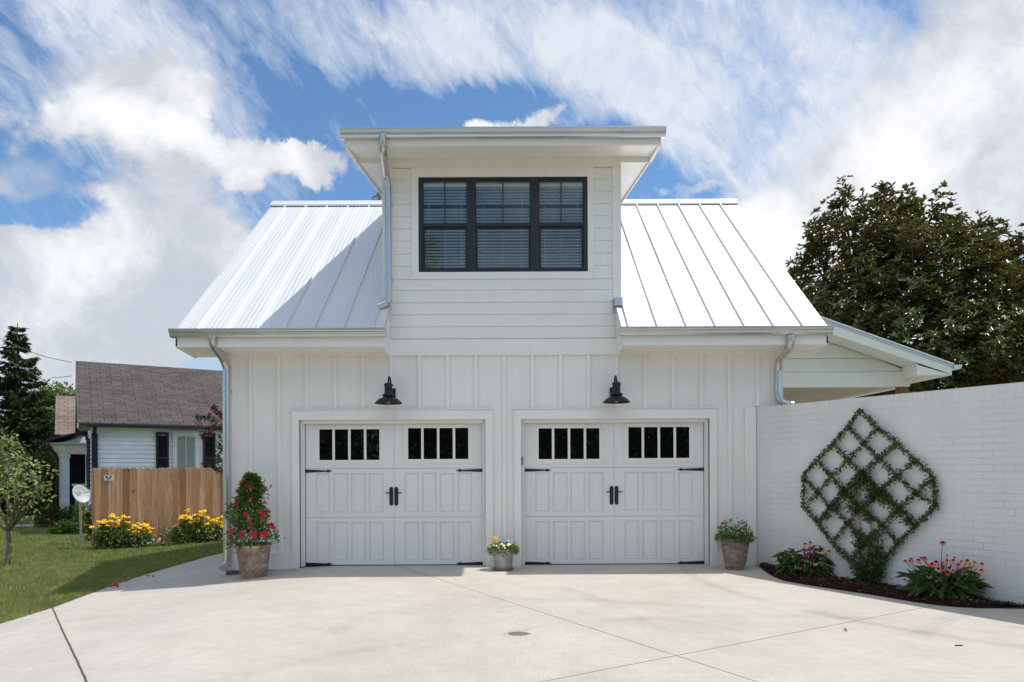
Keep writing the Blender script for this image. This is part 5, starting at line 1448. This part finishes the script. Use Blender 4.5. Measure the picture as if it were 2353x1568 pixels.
# broadleaf trees at left
D = 38
cluster_tree('broadleaf_tree', 'leafy green tree filling the gap between spruce and old house', 'tree', (S(90,1100,D-10).x, D-10, -.55), [(px(120,960,D), pr_(55,45,D)), (px(60,1010,D), pr_(80,65,D)), (px(130,1050,D), pr_(60,60,D)), (px(20,1080,D), pr_(80,70,D)), (px(90,1130,D), pr_(80,50,D)), (px(150,925,D+1), pr_(34,28,D)),(px(125,915,D), pr_(30,24,D)),(px(75,930,D), pr_(40,34,D)), (px(100,935,D), pr_(35,25,D))], .28, (S(90,1100,D-10).x,D-10,2.0), M['l_tree'], M['bark'], 640, 36, (.15,.24), (.09,.13), 54, crad=.5)
D = 30
cluster_tree('broadleaf_tree', 'darker green tree low behind the dogwood near the old porch', 'tree', (S(60,1150,D-10).x, D-10, -.55), [(px(40,1120,D), pr_(70,60,D)), (px(100,1110,D), pr_(45,60,D)), (px(90,1170,D), pr_(50,35,D)), (px(-30,1080,D), pr_(60,80,D))], .2, (S(60,1150,D-10).x,D-10,1.2), M['l_dark'], M['bark'], 420, 34, (.12,.2), (.07,.11), 55, crad=.45)
# dogwood in the lawn
D = 13.35; db = G(17,1298); D = db.y+10
dg = [(px(5,1040,D), pr_(48,42,D,25)), (px(70,1060,D-.3), pr_(30,22,D,25)), (px(-30,1100,D), pr_(70,60,D,50)), (px(40,1110,D-.4), pr_(42,34,D,40)), (px(92,1098,D), pr_(32,16,D,22)), (px(72,1150,D-.2), pr_(48,16,D,34)), (px(5,1170,D), pr_(46,22,D,40)), (px(-50,1170,D), pr_(40,40,D,40)), (px(105,1118,D+.2), pr_(20,12,D,20)), (px(15,1020,D), pr_(26,24,D,20)), (px(45,1195,D), pr_(26,12,D,22))]
cluster_tree('dogwood_tree', 'young dogwood tree with pale curled leaves standing in the lawn', 'tree', tuple(db), dg, .045, tuple(S(19,1222,D-10)), M['l_dog'], M['barklight'], 135, 9, (.065,.11), (.035,.055), 56, crad=.12, shell=.8)
# spruce
D = 33; sb = S(42,1150,D-10); sb.z = -.55
stp = thing('spruce_tree', 'tall dark spruce tree at the left edge behind the wires', 'tree', tuple(sb))
ztop = S(42,742,D-10).z; rng = np.random.default_rng(9); m = MB(); m.tube([sb, Vector((sb.x,sb.y,ztop))], [.22,.015], 9)
PP = []; DD = []; z = .8; rd = random.Random(9)
while z < ztop-.1:
    tt = (ztop-z)/(ztop+.5); R = 2.35*tt**.78+.05; nb = int(7+9*tt)
    for k in range(nb):
        a = rd.uniform(0,2*PI); r = R*rd.uniform(.7,1.08); a0 = Vector((sb.x,sb.y,z)); L = r
        pts = [a0 + Vector((math.cos(a)*L*q, math.sin(a)*L*q, (-.22*math.sin(q*2.2)+.16*q*q*1.2)*L + .05)) for q in (0,.25,.5,.75,1)]
        m.tube(pts, [.028*tt+.006,.02*tt+.005,.015*tt+.004,.01*tt+.003,.004], 4)
        nn = int(70*L)+14; q = rng.random(nn)**.7*4*.9999+.0; i0 = np.minimum(q.astype(int),3); fr_ = q-i0
        pa = np.array([tuple(p) for p in pts]); c = pa[i0]*(1-fr_[:,None])+pa[np.minimum(i0+1,4)]*fr_[:,None]
        d = nrm(pa[np.minimum(i0+1,4)]-pa[i0]); sd_ = nrm(np.cross(d,[0,0,1])); s = rng.choice([-1,1],nn)[:,None]
        PP.append(c+rng.normal(size=(nn,3))*.03); DD.append(d*.6+sd_*s*rng.uniform(.2,1.1,(nn,1))+np.stack([np.zeros(nn),np.zeros(nn),-rng.random(nn)*.6],1))
    z += rd.uniform(.17,.27)
PP = np.concatenate(PP); DD = np.concatenate(DD); k = len(PP)
build('trunk', m, M['bark'], stp, smooth=True)
leaves('crown', PP, DD, rng.normal(size=PP.shape)*.3+[0,0,1], rng.uniform(.14,.30,k), rng.uniform(.03,.055,k), M['l_spruce'], stp, droop=.25)
# crepe myrtle beside the garage
D = 13.3
cb_ = Vector((-4.95, D-10, g(-4.95)))
cm = thing('crepe_myrtle', 'crepe myrtle branches with magenta blossom reaching past the garage corner', 'tree', tuple(cb_))
m = MB(); rng = np.random.default_rng(12); rd = random.Random(12)
br_ = [[(540,1000),(500,975),(478,958),(452,962)],[(540,1010),(505,985),(480,985),(462,1003)],[(540,960),(515,955),(498,945),(490,935)],[(545,1075),(510,1060),(490,1058),(470,1067)],[(540,1090),(515,1070),(500,1040),(508,1000)],[(550,1050),(520,1040),(505,1030),(512,1015)],[(550,1090),(520,1085),(500,1080),(482,1068)]]
LPp = []
m.tube([cb_, cb_+Vector((.02,0,1.2)), S(560,1040,D-10)], [.04,.03,.02], 7); m.tube([S(560,1040,D-10), S(550,980,D-10)], [.02,.012], 6)
for b in br_:
    pts = smooth_path([S(560,b[0][1]+10,D-10)]+[S(u,v,D-10+rd.uniform(-.1,.1)) for u,v in b], 5); m.tube(pts, [.010-.0065*i/(len(pts)-1) for i in range(len(pts))], 5)
    for i in range(len(pts)-1):
        for _ in range(9): LPp.append(pts[i].lerp(pts[i+1], rd.random()))
build('trunk', m, M['bark'], cm, smooth=True)
P = np.array([tuple(p) for p in LPp]); P += rng.normal(size=P.shape)*.03
P = np.concatenate([P, np.array([-4.86, 3.45, 2.6])+in_ball(rng, 1300)*np.array([.55,.9,.95])]); k = len(P)
leaves('crown', P, rng.normal(size=(k,3))+[0,0,-.2], rng.normal(size=(k,3))*.5+[0,-.4,.7], rng.uniform(.04,.07,k), rng.uniform(.02,.03,k), M['l_dark'], cm)
for (u, v, s) in ((452,958,.07),(456,972,.08),(490,938,.05),(503,950,.08),(508,962,.08),(478,996,.07),(488,992,.07),(466,1004,.05),(470,1066,.05),(488,1058,.05),(502,1050,.05),(495,1078,.06),(512,958,.07),(482,952,.04)):
    n = 70; c = np.array(S(u,v,D-10)); P = c+in_ball(rng,n)*s*.9
    leaves('blossom', P, rng.normal(size=(n,3)), rng.normal(size=(n,3)), rng.uniform(.015,.03,n), rng.uniform(.012,.02,n), M['magenta'], cm)
# shrubs below the porch
def shrub(label, u, v, D, rx, rz_, mat, seed, L=(.06,.1), n=900, extra=None, name='shrub'):
    rng = np.random.default_rng(seed); c = S(u, v, D-10); zb = g(c.x)-.03
    t = thing(name, label, 'shrub', (c.x, c.y, zb)); m = MB(); rd = random.Random(seed)
    a, b = rx/FPX*D, rz_/FPX*D; top = max(c.z, zb+.2)
    v_ = in_ball(rng, n); v_[:,2] = np.abs(v_[:,2])*1.0
    P = np.array([c.x, c.y, zb+.05])+v_*np.array([a, a*.8, (top-zb)]); P += rng.normal(size=P.shape)*.03
    for i in range(7): m.tube([(c.x+rd.uniform(-.05,.05),c.y,zb), tuple(P[rd.randrange(n)])], [.012,.004], 5)
    build('stem', m, M['bark'], t)
    leaves('foliage', P, v_+rng.normal(size=v_.shape)*.5, rng.normal(size=v_.shape)*.5+[0,0,.8]+v_*.3, rng.uniform(*L,n), rng.uniform(L[0]*.5,L[1]*.5,n), M[mat], t)
    if extra:
        for mt, k, s in extra:
            q = rng.integers(0, n, k); P2 = P[q]+v_[q]*.05
            for j in range(k):
                mm = MB(); flower_mesh(mm, P2[j], (v_[q[j]][0], -1, .5), s, 6, .1, s*.35, j); build('flower', mm, M[mt], t, fixn=False)
    return t
shrub('bright green low bush by the corner of the old house', 152, 1203, 20.3, 34, 30, 'l_green', 61, n=1500)
shrub('dark shrub under the old porch railing', 165, 1163, 22.0, 26, 40, 'l_dark', 62, n=1100)
shrub('dark bush with orange flowers at the foot of the old porch column', 118, 1163, 23.0, 34, 36, 'l_dark', 63, n=1300, extra=[('orange', 16, .05)])
shrub('leafy shrub just behind the satellite dish', 184, 1148, 20.0, 14, 60, 'l_tree', 64, n=500)
shrub('pink flowering rose bush between dish and fence', 214, 1140, 18.0, 11, 60, 'l_dark', 65, n=420)
rs = [S(223,1133,8-.3), S(226,1139,8-.35), S(219,1136,8-.3)]
rb = thing('rose_blooms', 'pink red rose sprig beside the fence end behind the dish arm', 'flowers', (rs[0].x, rs[0].y+.05, g(rs[0].x)))
st = MB(); st.tube([(rs[0].x, rs[0].y+.05, g(rs[0].x)), tuple(rs[0])], .006, 5); build('stem', st, M['stem'], rb)
for k, p in enumerate(rs):
    m = MB(); flower_mesh(m, p, (0,-1,.4), .045, 7, 0, .018, k); flower_mesh(m, p+Vector((0,-.01,0)), (0,-1,.4), .03, 6, -.2, .012, k); build('flower', m, M['redp'], rb, fixn=False)
# fallen petals on the drive edge
for k, (u, v, lab) in enumerate(((264,1467/1.0,'x'),)):
    pass
n = 16; rd = random.Random(2)
m = MB(); c = G(263,1351)
for i in range(8): flower_mesh(m, c+Vector((rd.uniform(-.035,.035), rd.uniform(-.03,.03), .02+rd.random()*.03)), (rd.uniform(-.6,.6),-1,.6), .02, 5, .2, .010, i)
o = build('fallen_blossom', m, M['redp'], None, loc=tuple(c), fixn=False); props(o, 'small heap of fallen red petals at the driveway edge', 'petals', 'fallen red petals')
for (u, v, lab) in ((340,1327,'single fallen red flower in the shaded lawn near the corner pot'),(352,1328,'fallen red flower lying closest to the garage corner'),(290,1340,'small fallen red flower between the petal heap and the pot')):
    m = MB(); c = G(u, v); flower_mesh(m, c+Vector((0,0,.03)), (.2,-.5,1), .026, 5, .2, .010, u)
    o = build('fallen_blossom', m, M['redp'], None, loc=tuple(c), fixn=False); props(o, lab, 'petals', 'fallen red petals')
m = MB(); c = G(2203,1485); m.box(c.x-.03,c.x+.03,c.y-.004,c.y+.004,.002,.010); o = build('twig', m, M['bark'], None, loc=tuple(c)); props(o, 'tiny dark twig lying on the sunlit concrete at right', 'twig')
m = MB(); c = G(1943,1451)+Vector((0,0,.014)); flower_mesh(m, c, (.3,-.8,.5), .02, 5, .1, .009, 1); o = build('dead_leaf', m, M['wood'], None, loc=tuple(c), fixn=False); props(o, 'brown curled leaf caught in the driveway joint', 'leaf')
# trees on the far side of the street, seen mirrored in the panes
for k, (x, s, lab) in enumerate(((-11.5,.72,'low broad street tree mirrored in the panes nearest the old house'),(-2.8,.66,'low broad street tree mirrored in the inner panes of the left door'),(3.6,.70,'low broad street tree mirrored in the panes beside the flower bucket'),(10.5,.75,'low broad street tree mirrored in the panes nearest the brick wall'))):
    y = -30+k*.7; b = Vector((x, y, -.3))
    cluster_tree('street_tree', lab, 'tree', tuple(b), [((x,y,5.2*s),(3.6*s,3*s,2.6*s)), ((x-2.8*s,y,4.3*s),(2.6*s,2*s,2.2*s)), ((x+2.9*s,y,4.4*s),(2.6*s,2*s,2.2*s)), ((x,y+1,2.6*s),(4.6*s,2*s,1.7*s))], .3*s, (x,y,1.6*s), M['l_tree'], M['bark'], 200, 24, (.28,.42), (.20,.28), 70+k, crad=.7, group='street trees mirrored in the panes')
x, y = -5.4, -32
cluster_tree('street_tree', 'tall narrow street tree mirrored in the lower left dormer pane', 'tree', (x,y,-.3), [((x,y,12.6),(1.2,1.2,2.6)),((x-.3,y,9.5),(1.9,1.7,2.6)),((x+.2,y,6.3),(2.3,2,2.4)),((x,y,4),(2,2,1.5))], .24, (x,y,2.4), M['l_tree'], M['bark'], 260, 24, (.28,.42), (.20,.28), 90, crad=.6, group='street trees mirrored in the panes')
SKYTINT = (.68,.88,1.0)
CLOUD_HI = (6.4,6.45,6.55); CLOUD_LO = (3.9,4.1,4.5); CLOUD_CI = (5.2,5.45,5.9); CLOUD_FILL = (12.6,11.9,10.7)
SKYSTR = .115; SUNSTR = 2.95; EXPO = .45
# ------------------------------------------------------------------ sky, sun, camera
sun_dir = Vector((.468, .025, 1)).normalized()
elev = math.asin(sun_dir.z); azim = math.atan2(sun_dir.x, sun_dir.y)
w = bpy.data.worlds.new('World'); scene.world = w; w.use_nodes = True
class WT(NT):
    def __init__(self, tree): self.t = tree; tree.nodes.clear(); self.out = tree.nodes.new('ShaderNodeOutputWorld')
t = WT(w.node_tree)
sky = t.n('TexSky', sky_type='NISHITA'); sky.sun_disc = False; sky.sun_elevation = elev; sky.sun_rotation = azim
sky.air_density = 1.0; sky.dust_density = .35; sky.ozone_density = 1.6; sky.altitude = 200
d = t.n('TexCoord').outputs['Generated']; d = t.vmath('NORMALIZE', d)
# pull the clear sky towards the photograph's deeper blue
skyc = t.mix(1.0, sky.outputs[0], SKYTINT, 'MULTIPLY')
wn1 = t.vmath('SUBTRACT', t.noise(d, 4.5, 12, .62, 0, out=1), (.5,.5,.5)); wn1 = t.vmath('SCALE', wn1); wn1.node.inputs['Scale'].default_value = .24
dw_ = t.vmath('ADD', d, wn1)
st0 = t.mapping(t.mapping(d, rot=(0,R_(40),0)), sc=(3.2,1.6,.8))
wn2 = t.vmath('SUBTRACT', t.noise(st0, 3.0, 12, .62, .4, out=1), (.5,.5,.5)); wn2 = t.vmath('SCALE', wn2); wn2.node.inputs['Scale'].default_value = .11
ds_ = t.vmath('ADD', d, wn2)
def blob(u, v, a, b, ang, wgt, dd):
    c = Vector(((u-1176.5)/FPX, 1, (1072-v)/FPX)); L = c.length; f = c.normalized()
    rx = Vector((1,0,0)); rx = (rx-f*rx.dot(f)).normalized(); ry = rx.cross(f)*-1 if rx.cross(f).z < 0 else rx.cross(f)
    ca, sa = math.cos(R_(ang)), math.sin(R_(ang))        # angle measured clockwise (down to the right)
    ex = rx*ca - ry*sa; ey = rx*sa + ry*ca
    mt = Matrix((ex, f, ey)).transposed().to_3x3()
    nd = t.n('Mapping', vector_type='TEXTURE'); t.set(nd.inputs[0], dd)
    nd.inputs[1].default_value = f; nd.inputs[2].default_value = mt.to_euler('XYZ'); nd.inputs[3].default_value = (a/FPX/L**.5, .8, b/FPX/L**.5)
    gr = t.n('TexGradient', gradient_type='SPHERICAL'); t.set(gr.inputs[0], nd.outputs[0])
    return t.math('MULTIPLY', t.rng(gr.outputs[0], 0, .75, 0, 1, True), wgt)
def total(lst, dd):
    s = None
    for q in lst:
        b = blob(*q, dd); s = b if s is None else t.math('ADD', s, b)
    return s
# cumulus layer
cum = total([(350,430,520,300,25,.42),(120,820,420,200,0,.4),(300,215,300,120,28,.62),(450,190,120,95,20,.75),(160,290,190,70,10,.6),(380,330,330,80,22,.85),(560,385,260,75,5,1.0),(700,385,120,60,0,.6),(330,480,340,110,15,.5),
             (150,760,480,190,0,.95),(200,600,230,90,0,.85),(520,640,260,150,0,.6),(60,650,200,100,0,.5),(760,330,120,70,10,.35),
             (1560,450,90,30,0,.6),(1110,270,110,55,0,.85),(1240,272,80,45,0,.75),(2000,560,500,260,0,1.0),(2250,250,450,420,0,1.0),(1700,620,260,200,0,.6),
             (30,250,110,60,30,.25),(120,420,90,60,0,-.25),(230,420,160,45,30,-.25),(60,510,180,70,0,-.35),(640,290,160,40,20,-.45),(1540,380,130,60,10,-.7)], dw_)
nA = t.noise(d, 3.2, 12, .58, .25); nB = t.noise(d, 11, 8, .6, .2)
e1 = t.math('ADD', t.math('ADD', cum, t.math('MULTIPLY', t.math('SUBTRACT', nA, .5), 1.9)), t.math('MULTIPLY', t.math('SUBTRACT', nB, .5), .85))
mask1 = t.rng(e1, .30, .86, 0, .95, True)
# cirrus layer: combed streaks
cir = total([(280,170,420,230,35,.45),(450,420,420,260,30,.25),(1300,60,700,120,5,.25),(330,90,360,150,40,.62),(850,90,360,120,12,.72),(1250,110,420,170,20,.85),(1500,230,330,150,25,.70),(1800,150,480,260,30,.75),(1900,420,330,200,25,.6),(1620,370,330,60,30,.55),(560,60,120,70,30,.15),
             (100,60,160,30,50,.35),(1150,230,260,55,0,-.55),(1130,330,420,40,0,-.3),(1730,290,110,90,30,-.38),(1690,120,130,70,20,-.2),(640,140,170,50,40,-.2),(1400,330,120,60,0,-.4),(60,80,200,90,30,-.12),(700,230,200,60,10,-.2)], ds_)
nm = t.mapping(t.mapping(d, rot=(0,R_(42),0)), sc=(6.5, 2.5, 1.6))
nC = t.noise(nm, 2.4, 11, .62, .7); nD = t.noise(t.mapping(t.mapping(d, rot=(0,R_(30),0)), sc=(26,10,14)), 2.1, 8, .65, .9)
e2 = t.math('ADD', t.math('ADD', cir, t.math('MULTIPLY', t.math('SUBTRACT', nC, .5), 1.7)), t.math('MULTIPLY', t.math('SUBTRACT', nD, .5), 1.25))
mask2 = t.math('MULTIPLY', t.rng(e2, .02, 1.15, 0, .94, False), t.rng(t.noise(d, 34, 6, .6, .6), .25, .6, .78, 1))
front = t.rng(t.n('SeparateXYZ', i_0=d).outputs[1], -.1, .25, 0, 1, True)
m1 = t.math('MULTIPLY', mask1, front); m2 = t.math('MULTIPLY', mask2, front)
# bright unseen cloud high behind the camera, added to light the shaded facade
z = t.n('SeparateXYZ', i_0=d).outputs[2]
els = t.math('MULTIPLY', t.math('MULTIPLY', t.rng(nA, .44, .60, 0, .9, True), t.math('SUBTRACT', 1, front)), t.rng(z, .34, .55, .12, 1))
zel = t.n('SeparateXYZ', i_0=d).outputs[2]
shade = t.rng(t.math('ADD', t.rng(t.math('SUBTRACT', zel, t.math('MULTIPLY', t.n('SeparateXYZ', i_0=d).outputs[0], -.6)), .40, .0, 0, .13), t.math('ADD', t.noise(t.mapping(d, loc=(.3,.1,.06)), 5.0, 11, .64, .3), t.math('MULTIPLY', t.math('SUBTRACT', e1, .8), -.10))), .36, .64, 0, 1, True)
ccum = t.mix(shade, CLOUD_HI, CLOUD_LO)
c = t.mix(m2, skyc, CLOUD_CI)
c = t.mix(m1, c, ccum)
c = t.mix(els, c, CLOUD_FILL)
low = t.rng(z, .16, -.02, 0, .75, True)
c = t.mix(low, c, CLOUD_LO)
bg = t.n('Background'); t.set(bg.inputs[0], c); bg.inputs[1].default_value = SKYSTR
t.t.links.new(bg.outputs[0], t.out.inputs[0])
w.cycles.sampling_method = 'MANUAL'; w.cycles.sample_map_resolution = 1024

sl_ = bpy.data.lights.new('sun', 'SUN'); sl_.energy = SUNSTR; sl_.angle = R_(.53); sl_.color = (1.0,.97,.915)
so = bpy.data.objects.new('sun', sl_); C.objects.link(so); so.rotation_euler = sun_dir.to_track_quat('Z','Y').to_euler(); so.location = (20,2,40)
cam = bpy.data.cameras.new('camera'); cam.lens = 24.006; cam.sensor_width = 36; cam.shift_y = 288/2353; cam.clip_end = 2000; cam.clip_start = .05
co = bpy.data.objects.new('camera', cam); C.objects.link(co); co.location = (0,-10,EYE)
co.matrix_world = Matrix.Translation((0,-10,EYE)) @ Matrix.Rotation(PI/2,4,'X') @ Matrix.Rotation(-ROLL,4,'Z')
scene.camera = co
scene.render.engine = 'CYCLES'
scene.view_settings.view_transform = 'Standard'; scene.view_settings.look = 'None'; scene.view_settings.gamma = 1; scene.view_settings.exposure = EXPO
scene.cycles.use_denoising = True; scene.cycles.max_bounces = 8; scene.cycles.transparent_max_bounces = 12
scene.render.resolution_x = 1024; scene.render.resolution_y = 682
